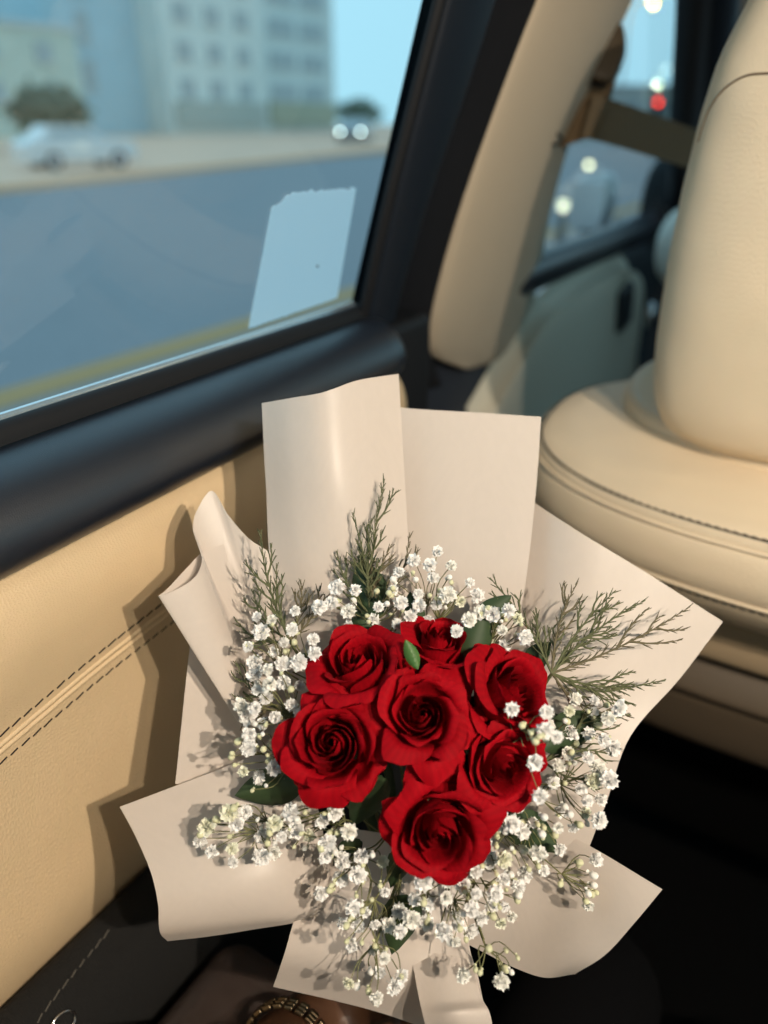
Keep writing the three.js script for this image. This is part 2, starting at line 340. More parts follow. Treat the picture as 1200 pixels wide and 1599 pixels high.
  streetLamp(P(1020, 4, 38), 'nearest lit street lamp, warm yellow glow at the top of the front window', 5, [1, 0.5, 0.06]);
  streetLamp(P(1028, 132, 70), 'pale greenish lit street lamp above the red tail lights', 7, [0.75, 0.85, 0.6]);
  streetLamp(P(1042, 108, 90), 'farthest pale lit street lamp beside the front window pillar', 6, [0.65, 0.85, 0.75]);
  for (const [u, v, label, k] of [[920, 258, 'farther added lamp standing in for a glint low in the front window', 7], [880, 320, 'nearer added lamp standing in for a glint beside the beige pillar, low in the front window', 2.2]]) {  // added low lamps standing in for glints in the side mirror
    const r = ray(u, v), at = EYE.clone().addScaledVector(r, (0.48 - EYE.y) / r.y), t = thing('glint_lamp', label, 'added lamp', V(at.x, 0, at.z));
    mesh('post', new THREE.CylinderGeometry(0.05, 0.06, 0.42, 14).translate(0, 0.21, 0), std('glint_post', [0.1, 0.1, 0.1], 0.5), t);
    const e = std('glint glow', [1, 1, 1], 0.4); e.emissive.setRGB(0.95, 0.9, 0.5); e.emissiveIntensity = k;
    mesh('lamp_glass', new THREE.CylinderGeometry(0.05, 0.05, 0.09, 14).translate(0, 0.48, 0), e, t);
    mesh('cap', new THREE.ConeGeometry(0.06, 0.04, 14).translate(0, 0.545, 0), M.rubber, t);
    const pl = new THREE.PointLight(new THREE.Color(1, 0.95, 0.6), 1.5); pl.position.set(0, 0.48, 0); pl.name = 'glint_light'; pl.castShadow = true; t.add(pl);
  }
}

// ---------------------------------------------------------------- the car around us
// shell: roof, far side, rear and floor, with real window openings
{
  const g = [];
  struct('roof', mergeGeometries([box(1.52, 0.04, 3.1, 0.44, 1.78, -0.15)]), M.head);
  const cs = thing('cabin_shell', 'beige inner shell of the car around its windows', 'car interior');
  mesh('side_panel', mergeGeometries([box(0.06, 0.75, 3.3, 1.24, 0.8, -0.25), box(0.06, 0.2, 3.3, 1.2, 1.68, -0.25), box(0.06, 0.5, 0.16, 1.22, 1.4, -0.72), box(0.06, 0.5, 0.4, 1.22, 1.4, 0.95)]), M.head, cs);
  mesh('rear_panel', mergeGeometries([box(1.7, 0.75, 0.06, 0.42, 0.8, 1.4), box(1.6, 0.12, 0.06, 0.42, 1.72, 1.4), box(0.2, 0.6, 0.06, -0.3, 1.4, 1.4), box(0.2, 0.6, 0.06, 1.15, 1.4, 1.4)]), M.head, cs);
  mesh('quarter_panel', mergeGeometries([box(0.06, 0.8, 0.95, -0.46, 0.8, 0.95), box(0.06, 0.62, 0.6, -0.4, 1.46, 1.12)]), M.head, cs);
  mesh('roof_rail', box(0.12, 0.1, 3.1, -0.33, 1.72, -0.15), M.head, cs);
  mesh('rear_seat_back', new RoundedBoxGeometry(1.5, 0.75, 0.2, 4, 0.08).translate(0.42, 0.85, 0.62), M.seat, cs);
  struct('floor', box(1.75, 0.05, 3.4, 0.42, 0.3, -0.3), M.carpet);
  const lamp = thing('dome_lamp', 'ceiling reading lamp with two lit lenses above the rear seats', 'lamp', V(0.56, 1.757, 0.06));
  mesh('bezel', new RoundedBoxGeometry(0.32, 0.014, 0.22, 3, 0.006), M.head, lamp);
  const lensM = std('lit lens', [1, 1, 1], 0.4); lensM.emissive.copy(LAMP_RGB); lensM.emissiveIntensity = 4;
  for (const p of LAMP_AT) mesh('lamp_lens', new THREE.CylinderGeometry(0.022, 0.022, 0.006, 20), lensM, lamp).position.copy(p).sub(lamp.position).add(V(0, 0.012, 0));
}

// rear door
const doorProfile = new THREE.CatmullRomCurve3([V(-0.396, 1.1105, 0), V(-0.389, 1.104, 0), V(-0.383, 1.09, 0), V(-0.381, 1.07, 0), V(-0.384, 1.045, 0), V(-0.39, 1.015, 0), V(-0.393, 0.97, 0), V(-0.392, 0.9, 0), V(-0.39, 0.84, 0), V(-0.398, 0.8, 0), V(-0.41, 0.77, 0)]);
const door = thing('rear_door', 'cream leather rear car door with padded black window sill and twin stitched seam', 'car door');
{
  const z0 = 0.5, z1 = -0.695;
  const panel = mesh('door_panel', gridGeo(60, 50, (a, b) => { const p = doorProfile.getPoint(b), z = lerp(z0, z1, a); return V(p.x - 0.05 * sst((a - 0.965) / 0.035), p.y + 0.012 * (-(z + 0.2)) * (1 - b) * 1.8, z); }, [1.2, 0.36]), M.cream, door);
  // padded black sill: a roll along the window, its lower edge rising slightly forwards
  const rollProf = new THREE.CatmullRomCurve3([V(-0.427, 1.1755, 0), V(-0.413, 1.1755, 0), V(-0.398, 1.171, 0), V(-0.384, 1.161, 0), V(-0.375, 1.147, 0), V(-0.373, 1.132, 0), V(-0.381, 1.118, 0), V(-0.396, 1.1105, 0), V(-0.41, 1.108, 0)]);
  mesh('sill_pad', gridGeo(80, 30, (a, b) => { const p = rollProf.getPoint(b), z = lerp(z0, z1, a), low = clamp((1.176 - p.y) / 0.066, 0, 1); return V(p.x - 0.05 * sst((a - 0.95) / 0.05), p.y + low * 0.0215 * (-(z + 0.2)), z); }, [1.2, 0.12]), M.black, door);
  mesh('edge_glint_strip', gridGeo(20, 8, (a, b) => { const t = b * Math.PI; return V(-0.4365 + 0.0045 * Math.cos(t), 1.182 + 0.0085 * Math.sin(t), lerp(z0, -0.64, a)); }), std('bright glint strip', [0.75, 0.77, 0.78], 0.25, { metalness: 0.8 }), door);  // added pale strip standing in for the bright refraction line along the glass
  mesh('window_seal', mergeGeometries([gridGeo(20, 8, (a, b) => { const t = b * Math.PI; return V(-0.427 + 0.0085 * Math.cos(t), 1.177 + 0.011 * Math.sin(t) * 1.1, lerp(z0, -0.648, a)); })]), M.rubber, door);
  // twin seam: two raised welts with a stitch row on each side
  const seamA = linePts([[-420, 1520], [-230, 1345], [-40, 1182], [0, 1148], [60, 1097], [140, 1030], [255, 940], [330, 885]], 60);
  const shift = (pts, k) => pts.map(([u, v]) => [u + k * 0.55, v + k * 0.84]);
  const seam = mesh('seam', mergeGeometries([13, 21].map((k) => tube(shift(seamA, k).map(([u, v]) => hit(panel, u, v, -0.0006)?.p).filter(Boolean), 0.0021, 0.0021, 8, 120))), M.cream, door);
  stitches(panel, shift(seamA, 1), 'stitch', seam, M.thread);
  stitches(panel, shift(seamA, 34), 'stitch', seam, M.thread);
  // lower pocket
  const pocketProf = new THREE.CatmullRomCurve3([V(-0.41, 0.78, 0), V(-0.392, 0.803, 0), V(-0.384, 0.806, 0), V(-0.372, 0.8, 0), V(-0.362, 0.785, 0), V(-0.352, 0.75, 0), V(-0.345, 0.7, 0), V(-0.345, 0.35, 0)]);
  const pocket = mesh('map_pocket', gridGeo(40, 40, (a, b) => { const p = pocketProf.getPoint(b), z = lerp(z0, z1, a); return V(p.x, p.y, z); }, [1.2, 0.4]), M.lowerDoor, door);
  stitches(pocket, linePts([[30, 1640], [75, 1572], [120, 1515], [172, 1452]], 20), 'stitch', pocket, M.paleThread, 0.0075, 0.006, 0.0004);
  const ringAt = hit(pocket, 97, 1597, 0.002);
  if (ringAt) { const r = mesh('speaker_ring', new THREE.TorusGeometry(0.009, 0.0011, 10, 40), M.chrome, door); r.position.copy(ringAt.p); r.quaternion.copy(quatTo(V(0, 0, 1), ringAt.n)); r.scale.set(1, 0.8, 1); }
  // glass and its dark surround
  const gl = gridGeo(1, 1, (a, b) => { const y = lerp(1.12, 1.66, b); return V(leanX(y), y, lerp(0.6, -0.655, a)); });
  const pane = mesh('window_glass', gl, M.glass, door);
  const edge = [[-160, 722], [0, 682], [150, 644], [300, 606], [420, 579], [505, 562], [560, 555]];
  const rowsOf = (a, b) => edge.map(([v, u], i) => [v, u + a[Math.min(i, a.length - 1)], u + b[Math.min(i, b.length - 1)]]);
  mesh('glass_channel', bar(rowsOf([0], [15, 14, 13, 13, 12, 11, 11]), onLean, 0.008, 0.012, 0.002, 0.004), M.rubber, door);
  mesh('window_frame', bar(rowsOf([14, 14, 13, 13, 12, 11, 11], [100, 92, 82, 68, 58, 52, 50]), onLean, 0.012, 0.012, 0.008, 0.008), M.frame, door);
}
// body side of the opening: weatherstrip and pillar
{
  const pil = thing('door_pillar', 'beige padded trim pillar between the side windows, rounded at its foot', 'pillar');
  mesh('weatherstrip', bar([[-160, 836, 900], [0, 786, 834], [150, 732, 776], [300, 682, 722], [420, 650, 686], [520, 630, 668], [600, 622, 690]], onLean, -0.002, 0.012, 0.012, 0.03), M.fuzzy, pil);
  mesh('pillar_trim', bar([[-160, 892, 1060], [-60, 852, 1012], [0, 828, 985], [100, 789, 938], [200, 754, 895], [300, 721, 866], [380, 699, 850], [450, 680, 838], [500, 668, 829], [535, 664, 822], [552, 668, 800], [561, 680, 762], [566, 698, 724]], onLean, 0.016, -0.012, 0.022, 0.035, 5, 16), M.trim, pil);
  mesh('pillar_base', gridGeo(10, 10, (a, b) => { const y = lerp(0.35, 1.165, b); return V(-0.475 + 0.02 * Math.sin(a * Math.PI), y, lerp(-0.66, -1.12, a)); }), std('navy pillar base', [0.012, 0.016, 0.026], 0.7), pil);
  mesh('pillar_foot', new RoundedBoxGeometry(0.06, 0.5, 0.11, 4, 0.012).translate(-0.431, 0.915, -0.69), M.rubber, pil);
  mesh('pillar_core', gridGeo(1, 1, (a, b) => { const y = lerp(1.1, 1.75, b); return V(leanX(y, -0.03), y, lerp(-0.67, -1.0 - 0.12 * b, a)); }), M.frame, pil);
}
// seat belt
{
  const belt = thing('seat_belt', 'brown seat belt running from the beige pillar to the front seat', 'seat belt');
  const ribbon = (pts, w, wdir) => { const c = new THREE.CatmullRomCurve3(pts); const front = gridGeo(8, 40, (a, b) => { const p = c.getPoint(b), d = wdir(b); return p.addScaledVector(d, (a - 0.5) * w); }, [w * 8, 3]); const back = front.clone().translate(-0.0012, 0, -0.0008); return mergeGeometries([front, back]); };
  const q = (u, v, d) => P(u, v, d);
  mesh('webbing', ribbon([q(918, 182, 0.93), q(950, 190, 0.95), q(1010, 209, 1.0), q(1090, 236, 1.06), q(1180, 268, 1.12)], 0.054, () => CUP.clone().multiplyScalar(0.95).addScaledVector(RIGHT, 0.3)), M.belt, belt);
  mesh('webbing', ribbon([q(950, 70, 0.965), q(938, 120, 0.955), q(920, 180, 0.945), q(902, 222, 0.94)], 0.047, () => RIGHT.clone().multiplyScalar(0.95).addScaledVector(CUP, 0.3)), M.belt, belt);
  const cap = mesh('belt_guide', smoothLoft([{ x: 0, y: -0.036, z: 0, hw: 0.006, hd: 0.004, e: 2 }, { x: 0, y: -0.03, z: 0, hw: 0.018, hd: 0.009, e: 2.3 }, { x: 0, y: 0, z: 0, hw: 0.025, hd: 0.012, e: 2.5 }, { x: -0.002, y: 0.028, z: 0, hw: 0.02, hd: 0.011, e: 2.3 }, { x: -0.004, y: 0.044, z: 0, hw: 0.01, hd: 0.006, e: 2 }], 32, 4), M.beltCap, belt);
  cap.position.copy(q(944, 84, 0.93)); cap.quaternion.setFromRotationMatrix(new THREE.Matrix4().makeBasis(RIGHT, CUP, FWD.clone().negate())); cap.rotateZ(-0.25);
  mesh('cord', tube([q(903, 124, 0.935), q(912, 129, 0.93), q(930, 135, 0.928), q(948, 133, 0.93), q(960, 122, 0.935), q(968, 108, 0.94)], 0.0014, 0.0014, 6), M.rubber, belt);
  mesh('cord', mergeGeometries([tube([q(866, 200, 0.9), q(873, 212, 0.9), q(880, 218, 0.905)], 0.0018, 0.0012, 6), tube([q(862, 226, 0.9), q(872, 226, 0.9), q(881, 217, 0.905)], 0.0012, 0.0018, 6)]), M.rubber, belt);
}
// front door, mirror, front pillar, dash
{
  const fd = thing('front_door', 'blurred cream front door panel with dark handle, past the beige pillar', 'car door');
  const fm = std('shaded cream panel', [0.58, 0.55, 0.45], 0.75);
  const top = [[-0.95, 0.985], [-1.03, 1.03], [-1.112, 1.075], [-1.185, 1.1], [-1.366, 1.118], [-1.5, 1.12], [-1.6, 1.115], [-1.68, 1.09], [-1.72, 1.06], [-1.745, 1.0]];
  const tc = new THREE.CatmullRomCurve3(top.map(([z, y]) => V(0, y, z)));
  mesh('door_panel', gridGeo(60, 20, (a, b) => { const p = tc.getPoint(a), k = b * 6; const y = p.y - (b < 0.3 ? 0.03 * Math.sin(b / 0.3 * Math.PI / 2) : 0.03 + (b - 0.3) / 0.7 * 0.55), out = b < 0.3 ? 0.035 * (1 - Math.cos(b / 0.3 * Math.PI / 2)) : 0.035 + 0.006 * Math.sin((b - 0.3) * 4); return V(-0.455 + out, y, p.z); }, [1, 0.6]), fm, fd);
  const h = mesh('handle', new RoundedBoxGeometry(0.02, 0.085, 0.07, 4, 0.009), M.black, fd); h.position.copy(onX(975, 480, -0.413)); h.rotation.x = 0.2;
  const knob = mesh('door_knob', new THREE.SphereGeometry(0.02, 20, 14).scale(0.6, 1.35, 1), M.chrome, fd); knob.position.copy(onX(1017, 492, -0.37));
  mesh('sill_trim', gridGeo(20, 10, (a, b) => { const t = b * Math.PI; return V(-0.45 + 0.03 * Math.sin(t), 1.145 + 0.03 * Math.cos(t), lerp(-1.0, -1.95, a)); }), std('dark sill trim', [0.03, 0.032, 0.04], 0.35), fd);
  mesh('window_glass', gridGeo(1, 1, (a, b) => { const y = lerp(1.14, 1.66, b); return V(leanX(y), y, lerp(-0.9, -1.6 - 0.12 * (1 - b), a)); }), M.glass, fd);
  const sm = thing('side_mirror', 'blurred grey side mirror outside the front door window', 'mirror', P(928, 318, 2.25));
  mesh('housing', smoothLoft([{ x: 0, y: -0.085, z: 0, hw: 0.02, hd: 0.02, e: 2 }, { x: 0, y: -0.075, z: 0, hw: 0.04, hd: 0.04, e: 2.6 }, { x: 0, y: 0, z: 0, hw: 0.06, hd: 0.06, e: 2.8 }, { x: 0, y: 0.07, z: 0, hw: 0.05, hd: 0.05, e: 2.6 }, { x: 0, y: 0.085, z: 0, hw: 0.02, hd: 0.02, e: 2 }], 32, 4), std('grey mirror shell', [0.3, 0.31, 0.31], 0.35, { clearcoat: 1 }), sm);
  mesh('mirror_arm', tube([V(0.06, -0.06, -0.01), V(0.14, -0.1, -0.03), V(0.26, -0.12, -0.05)], 0.025, 0.03, 8), std('mirror arm', [0.02, 0.02, 0.02], 0.5), sm);
  mesh('mirror_glass', new RoundedBoxGeometry(0.1, 0.13, 0.006, 3, 0.003).translate(0, 0, 0.06), M.chrome, sm);
  const ap = thing('front_pillar', 'dark front window pillar left of the headrest', 'pillar');
  mesh('pillar_seal', bar([[-160, 1092, 1124], [0, 1086, 1118], [120, 1076, 1108], [230, 1066, 1102], [330, 1058, 1116]], (u, v, o) => onLean(u, v, 0.035 + o), 0, 0, 0.012, 0.03), M.rubber, ap);
  mesh('pillar_trim', bar([[-160, 1122, 1156], [0, 1116, 1148], [120, 1106, 1138], [230, 1100, 1134], [330, 1106, 1166]], (u, v, o) => onLean(u, v, 0.05 + o), 0, 0, 0.02, 0.03), M.frame, ap);
  mesh('pillar_lining', bar([[-160, 1152, 1316], [0, 1145, 1296], [120, 1134, 1276], [230, 1130, 1266]], (u, v, o) => onLean(u, v, 0.065 + o), 0, 0, 0.02, 0.03), std('grey lining', [0.12, 0.115, 0.1], 0.9), ap);
  const ds = thing('dashboard', 'black dashboard end below the front pillar, almost hidden by the headrest', 'dashboard');
  mesh('top_pad', smoothLoft([{ x: 0.35, y: 0.75, z: -1.9, hw: 0.72, hd: 0.12, e: 4 }, { x: 0.35, y: 1.0, z: -1.9, hw: 0.72, hd: 0.18, e: 4 }, { x: 0.35, y: 1.15, z: -1.92, hw: 0.72, hd: 0.2, e: 4 }, { x: 0.35, y: 1.22, z: -1.95, hw: 0.68, hd: 0.16, e: 3 }, { x: 0.35, y: 1.24, z: -1.97, hw: 0.5, hd: 0.08, e: 3 }, { x: 0.35, y: 1.242, z: -1.97, hw: 0.001, hd: 0.001, e: 3 }], 80, 4), M.rubber, ds);
  mesh('vent_hood', smoothLoft([{ x: 0, y: -0.15, z: 0, hw: 0.05, hd: 0.05, e: 2.5 }, { x: 0, y: -0.05, z: 0, hw: 0.08, hd: 0.07, e: 2.5 }, { x: 0, y: 0.06, z: 0, hw: 0.075, hd: 0.07, e: 2.5 }, { x: 0, y: 0.12, z: 0, hw: 0.03, hd: 0.03, e: 2.5 }, { x: 0, y: 0.125, z: 0, hw: 0.001, hd: 0.001, e: 2.5 }], 32, 4), M.rubber, ds).position.copy(P(1062, 320, 1.7));
  const wr = mesh('pale_end_cap', smoothLoft([{ x: 0, y: -0.12, z: 0, hw: 0.02, hd: 0.02, e: 2 }, { x: 0, y: -0.08, z: 0, hw: 0.055, hd: 0.05, e: 2.2 }, { x: 0, y: 0, z: 0, hw: 0.062, hd: 0.055, e: 2.2 }, { x: 0.01, y: 0.06, z: 0, hw: 0.045, hd: 0.04, e: 2.2 }, { x: 0.02, y: 0.085, z: 0, hw: 0.001, hd: 0.001, e: 2 }], 32, 4), std('pale grey cap', [0.6, 0.56, 0.5], 0.6), ds, 'pale rounded end cap');
  wr.position.copy(P(1068, 372, 1.45)); wr.scale.setScalar(0.75);
  mesh('lower_dash', mergeGeometries([new RoundedBoxGeometry(1.7, 0.85, 0.3, 4, 0.06).translate(0.32, 0.7, -1.98)]), M.rubber, ds);
}
// front seat
{
  const seat = thing('front_seat', 'cream leather front seat with tall headrest, seen from behind', 'car seat');
  const Z = -0.785, TILT = 0.14, b = { x: 0, z: Z, tilt: TILT, e: 2.45 };
  const R = (y, hw, hd, k = 0, e = 2.45) => ({ ...b, y: y - 0.014, hw, hd, z: Z + k, e });
  const top = mesh('top_pad', soften(smoothLoft([R(1.046, 0.276, 0.158), R(1.053, 0.2745, 0.1565), R(1.058, 0.268, 0.151), R(1.061, 0.255, 0.14), R(1.063, 0.23, 0.12), R(1.064, 0.15, 0.08), R(1.064, 0.0005, 0.0005)], 120, 5, [0.9, 0.3]), 0.0009, 16), M.seat, seat);
  const band = mesh('side_band', soften(smoothLoft([R(1.0455, 0.2755, 0.1575), R(1.042, 0.279, 0.1605), R(1.03, 0.282, 0.163), R(1.015, 0.2825, 0.1632), R(1.002, 0.279, 0.16), R(0.998, 0.274, 0.156)], 120, 5, [0.9, 0.06]), 0.0008, 20), M.seat, seat);
  const low = mesh('lower_pad', smoothLoft([R(0.999, 0.273, 0.155), R(0.993, 0.2755, 0.157), R(0.978, 0.27, 0.15), R(0.955, 0.256, 0.132), R(0.93, 0.24, 0.11, -0.01), R(0.91, 0.225, 0.09, -0.02)], 120, 5, [0.9, 0.1]), M.seat, seat);
  mesh('back_panel', smoothLoft([R(0.935, 0.235, 0.09, -0.006, 3), R(0.9, 0.238, 0.092, -0.004, 3), R(0.872, 0.236, 0.09, -0.006, 3), R(0.868, 0.225, 0.08, -0.01, 3), R(0.862, 0.22, 0.06, -0.02, 3)], 100, 4, [0.9, 0.1]), M.seatShaded, seat);
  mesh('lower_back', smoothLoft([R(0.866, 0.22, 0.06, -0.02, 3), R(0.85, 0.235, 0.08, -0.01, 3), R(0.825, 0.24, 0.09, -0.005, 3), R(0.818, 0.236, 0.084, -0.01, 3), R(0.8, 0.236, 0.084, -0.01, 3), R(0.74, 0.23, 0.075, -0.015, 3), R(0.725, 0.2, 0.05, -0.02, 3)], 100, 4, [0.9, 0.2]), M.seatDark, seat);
  mesh('seat_base', new RoundedBoxGeometry(0.5, 0.2, 0.5, 4, 0.06).translate(0, 0.55, -1.1), M.carpet, seat);
  // piping and stitches
  const loop = (r, n = 120) => ellipseLoop(r, n);
  const pipe = mesh('piping', tube(loop(R(1.0475, 0.2772, 0.159), 60), 0.0019, 0.0019, 8, 240, true), M.seat, seat);
  const pipeLow = mesh('piping', mergeGeometries([tube(loop(R(1.0008, 0.2765, 0.1578), 60), 0.0021, 0.0021, 8, 240, true), tube(loop(R(0.9958, 0.2763, 0.1576), 60), 0.0021, 0.0021, 8, 240, true)]), M.seat, seat);
  mesh('groove', tube(loop(R(1.0565, 0.2705, 0.1532), 60), 0.0011, 0.0011, 6, 240, true), M.thread, seat);
  function ringStitch(r, step, parent) {
    const pts = loop(r, 90), c = new THREE.CatmullRomCurve3(pts, true), n = Math.floor(c.getLength() / step), g = new THREE.CapsuleGeometry(0.0007, 0.0048, 2, 5);
    for (let i = 0; i < n; i++) { const t = (i + 0.5) / n, p = c.getPointAt(t); if (p.z < Z - 0.06) continue; const s = mesh('stitch', g, M.thread, parent); s.position.copy(p); s.quaternion.copy(quatTo(UP, c.getTangentAt(t).add(V(0, 0.12, 0)))); }
  }
  ringStitch(R(1.0572, 0.2695, 0.1524), 0.0075, pipe);
  ringStitch(R(0.9915, 0.2762, 0.1572), 0.0075, pipeLow);
  const I = (y, hw, hd, e = 2.4) => ({ x: 0, z: -0.865, tilt: TILT, y: y - 0.016, hw, hd, e });
  const inset = mesh('headrest_base', smoothLoft([I(1.058, 0.208, 0.131), I(1.0685, 0.2105, 0.1335), I(1.0765, 0.2075, 0.1305), I(1.0785, 0.200, 0.124), I(1.075, 0.187, 0.112), I(1.0735, 0.1, 0.06), I(1.07, 0.0005, 0.0005)], 120, 5, [0.7, 0.2]), M.seat, seat);
  mesh('groove', tube(loop(I(1.0625, 0.2105, 0.1335), 60), 0.0014, 0.0014, 6, 240, true), M.thread, seat);
  const H = (y, hw, hd, e = 3.3, z = -0.78) => ({ x: 0, y, z, hw, hd, e });
  const hr = mesh('headrest', soften(smoothLoft([H(1.07, 0.02, 0.01), H(1.071, 0.105, 0.04), H(1.076, 0.132, 0.055), H(1.09, 0.15, 0.068), H(1.12, 0.162, 0.076), H(1.18, 0.166, 0.079), H(1.25, 0.168, 0.08), H(1.33, 0.163, 0.079), H(1.4, 0.15, 0.075), H(1.46, 0.125, 0.066), H(1.5, 0.09, 0.05), H(1.515, 0.04, 0.025), H(1.517, 0.001, 0.001)], 100, 6, [0.9, 0.5]), 0.0022, 11), M.seat, seat);
  const arc = linePts([[1091, 222], [1098, 198], [1110, 168], [1133, 138], [1165, 119], [1200, 115], [1290, 112], [1400, 118], [1500, 136], [1560, 180]], 40).map(([u, v]) => hit(hr, u, v, 0.0002)?.p).filter(Boolean);
  if (arc.length > 2) mesh('seam', tube(arc, 0.0009, 0.0009, 6, 80), std('seam thread', [0.16, 0.11, 0.07], 0.9), hr);
}

// ---------------------------------------------------------------- below the bouquet: rear seat, bag, person
{
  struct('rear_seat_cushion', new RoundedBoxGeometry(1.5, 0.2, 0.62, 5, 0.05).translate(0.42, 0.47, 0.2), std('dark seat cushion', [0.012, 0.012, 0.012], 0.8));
  const bag = thing('leather_bag', 'dark brown leather bag on the seat beside the door, mostly under the wrapping', 'bag', V(-0.252, 0.655, -0.06));
  mesh('bag_body', (() => { const g = new RoundedBoxGeometry(0.17, 0.18, 0.46, 10, 0.03), p = g.attributes.position; for (let i = 0; i < p.count; i++) { const x = p.getX(i), y = p.getY(i), z = p.getZ(i), n = noise.noise(x * 14, y * 14, z * 9) * 0.006; p.setXYZ(i, x + n, y + n + (y > 0 ? 0.012 * Math.sin(z * 16) : 0), z); } g.computeVertexNormals(); return g; })(), M.bag, bag);
  const flap = mesh('bag_flap', gridGeo(20, 24, (a, b) => { const z = lerp(-0.08, 0.16, a), t = lerp(-0.4, 1.6, b); return V(0.092 * Math.sin(t) * 0.98, 0.03 + 0.074 * Math.cos(t) - 0.05 * Math.max(0, b - 0.75) + 0.008, z); }, [0.24, 0.2]), M.bag, bag);

  const person = thing('person', 'person in black trousers holding the bouquet, only a wrist showing', 'person', V(0, 0, 0));
  const S = PB;
  // left arm and hand around the stems
  const bones = [[S(400, 1900, 0.36), S(440, 1740, 0.52), 0.044, 0.036], [S(440, 1740, 0.52), S(452, 1652, 0.605), 0.036, 0.028], [S(452, 1652, 0.605), S(540, 1590, 0.66), 0.029, 0.033], [S(540, 1590, 0.66), S(575, 1585, 0.675), 0.034, 0.03]];
  const knuck = S(585, 1580, 0.68);
  for (let f = 0; f < 4; f++) { const o = (f - 1.5) * 0.02, a = knuck.clone().addScaledVector(CUP, -o), bb = a.clone().addScaledVector(RIGHT, 0.038).addScaledVector(FWD, 0.012), c = bb.clone().addScaledVector(RIGHT, 0.012).addScaledVector(FWD, -0.028), d = c.clone().addScaledVector(RIGHT, -0.016).addScaledVector(FWD, -0.012); bones.push([a, bb, 0.0105, 0.0095], [bb, c, 0.0095, 0.0085], [c, d, 0.0085, 0.0075]); }
  const th = S(540, 1575, 0.64); bones.push([th, th.clone().addScaledVector(RIGHT, 0.03).addScaledVector(CUP, 0.02).addScaledVector(FWD, -0.015), 0.014, 0.011], [th.clone().addScaledVector(RIGHT, 0.03).addScaledVector(CUP, 0.02).addScaledVector(FWD, -0.015), th.clone().addScaledVector(RIGHT, 0.055).addScaledVector(CUP, 0.022), 0.011, 0.009]);
  const bb = new THREE.Box3(); for (const [a, b2, r] of bones) { bb.expandByPoint(a.clone().addScalar(r + 0.02)); bb.expandByPoint(a.clone().addScalar(-r - 0.02)); bb.expandByPoint(b2.clone().addScalar(r + 0.02)); bb.expandByPoint(b2.clone().addScalar(-r - 0.02)); }
  const res = 84, mc = new MarchingCubes(res, M.skin, false, false, 200000), ctr = bb.getCenter(V(0, 0, 0)), size = bb.getSize(V(0, 0, 0)), half = Math.max(size.x, size.y, size.z) / 2 * 1.04;
  mc.isolation = 0;
  for (let k = 0; k < res; k++) for (let j = 0; j < res; j++) for (let i = 0; i < res; i++) {
    const p = V((i / res * 2 - 1) * half + ctr.x, (j / res * 2 - 1) * half + ctr.y, (k / res * 2 - 1) * half + ctr.z);
    let s = 0; const kk = 0.006;
    for (const [a, b2, r0, r1] of bones) { const ab = b2.clone().sub(a), t = clamp(p.clone().sub(a).dot(ab) / ab.lengthSq(), 0, 1), d = p.distanceTo(a.clone().addScaledVector(ab, t)) - lerp(r0, r1, t); s += Math.exp(-d / kk); }
    mc.field[k * res * res + j * res + i] = kk * Math.log(Math.max(s, 1e-30));
  }
  mc.update();
  const g = new THREE.BufferGeometry(), n = mc.count; const pos = new Float32Array(mc.positionArray.slice(0, n * 3));
  for (let i = 0; i < n; i++) { pos[i * 3] = pos[i * 3] * half + ctr.x; pos[i * 3 + 1] = pos[i * 3 + 1] * half + ctr.y; pos[i * 3 + 2] = pos[i * 3 + 2] * half + ctr.z; }
  g.setAttribute('position', new THREE.BufferAttribute(pos, 3)); g.setAttribute('normal', new THREE.BufferAttribute(new Float32Array(mc.normalArray.slice(0, n * 3)), 3));
  const gm = mergeVertices(g, 1e-5); gm.deleteAttribute('normal'); gm.computeVertexNormals();
  mesh('body', gm, M.skin, person);
  const leg = (x0, x1) => tube([V(x0, 0.6, 0.42), V(x0, 0.625, 0.2), V(x1, 0.635, -0.1), V(x1, 0.63, -0.4), V(x1, 0.58, -0.5), V(x1, 0.4, -0.54), V(x1, 0.32, -0.54)], 0.085, 0.06, 20, 40);
  mesh('trousers', mergeGeometries([leg(-0.09, -0.07), leg(0.11, 0.16)]), M.trousers, person);
  // watch
  const wAt = S(449, 1646, 0.598), axis = S(540, 1590, 0.66).sub(S(440, 1740, 0.52)).normalize();
  const watch = thing('wristwatch', 'metal link wristwatch band on the wrist under the bouquet', 'watch', wAt);
  watch.quaternion.copy(quatTo(V(0, 0, 1), axis));
  const linkG = mergeGeometries([-1, 0, 1].map((k) => new RoundedBoxGeometry(0.0032, 0.0068, 0.0048, 2, 0.0012).translate(0, 0, k * 0.0054)));
  for (let i = 0; i < 24; i++) { const a = i / 24 * 2 * Math.PI, l = mesh('link', linkG, M.steel, watch); l.position.set(Math.cos(a) * 0.034, Math.sin(a) * 0.031, 0); l.rotation.z = a; }
  const face = mesh('watch_case', new THREE.CylinderGeometry(0.014, 0.015, 0.008, 32), M.steel, watch); face.position.set(0.036, -0.008, 0); face.rotation.z = Math.PI / 2;
}

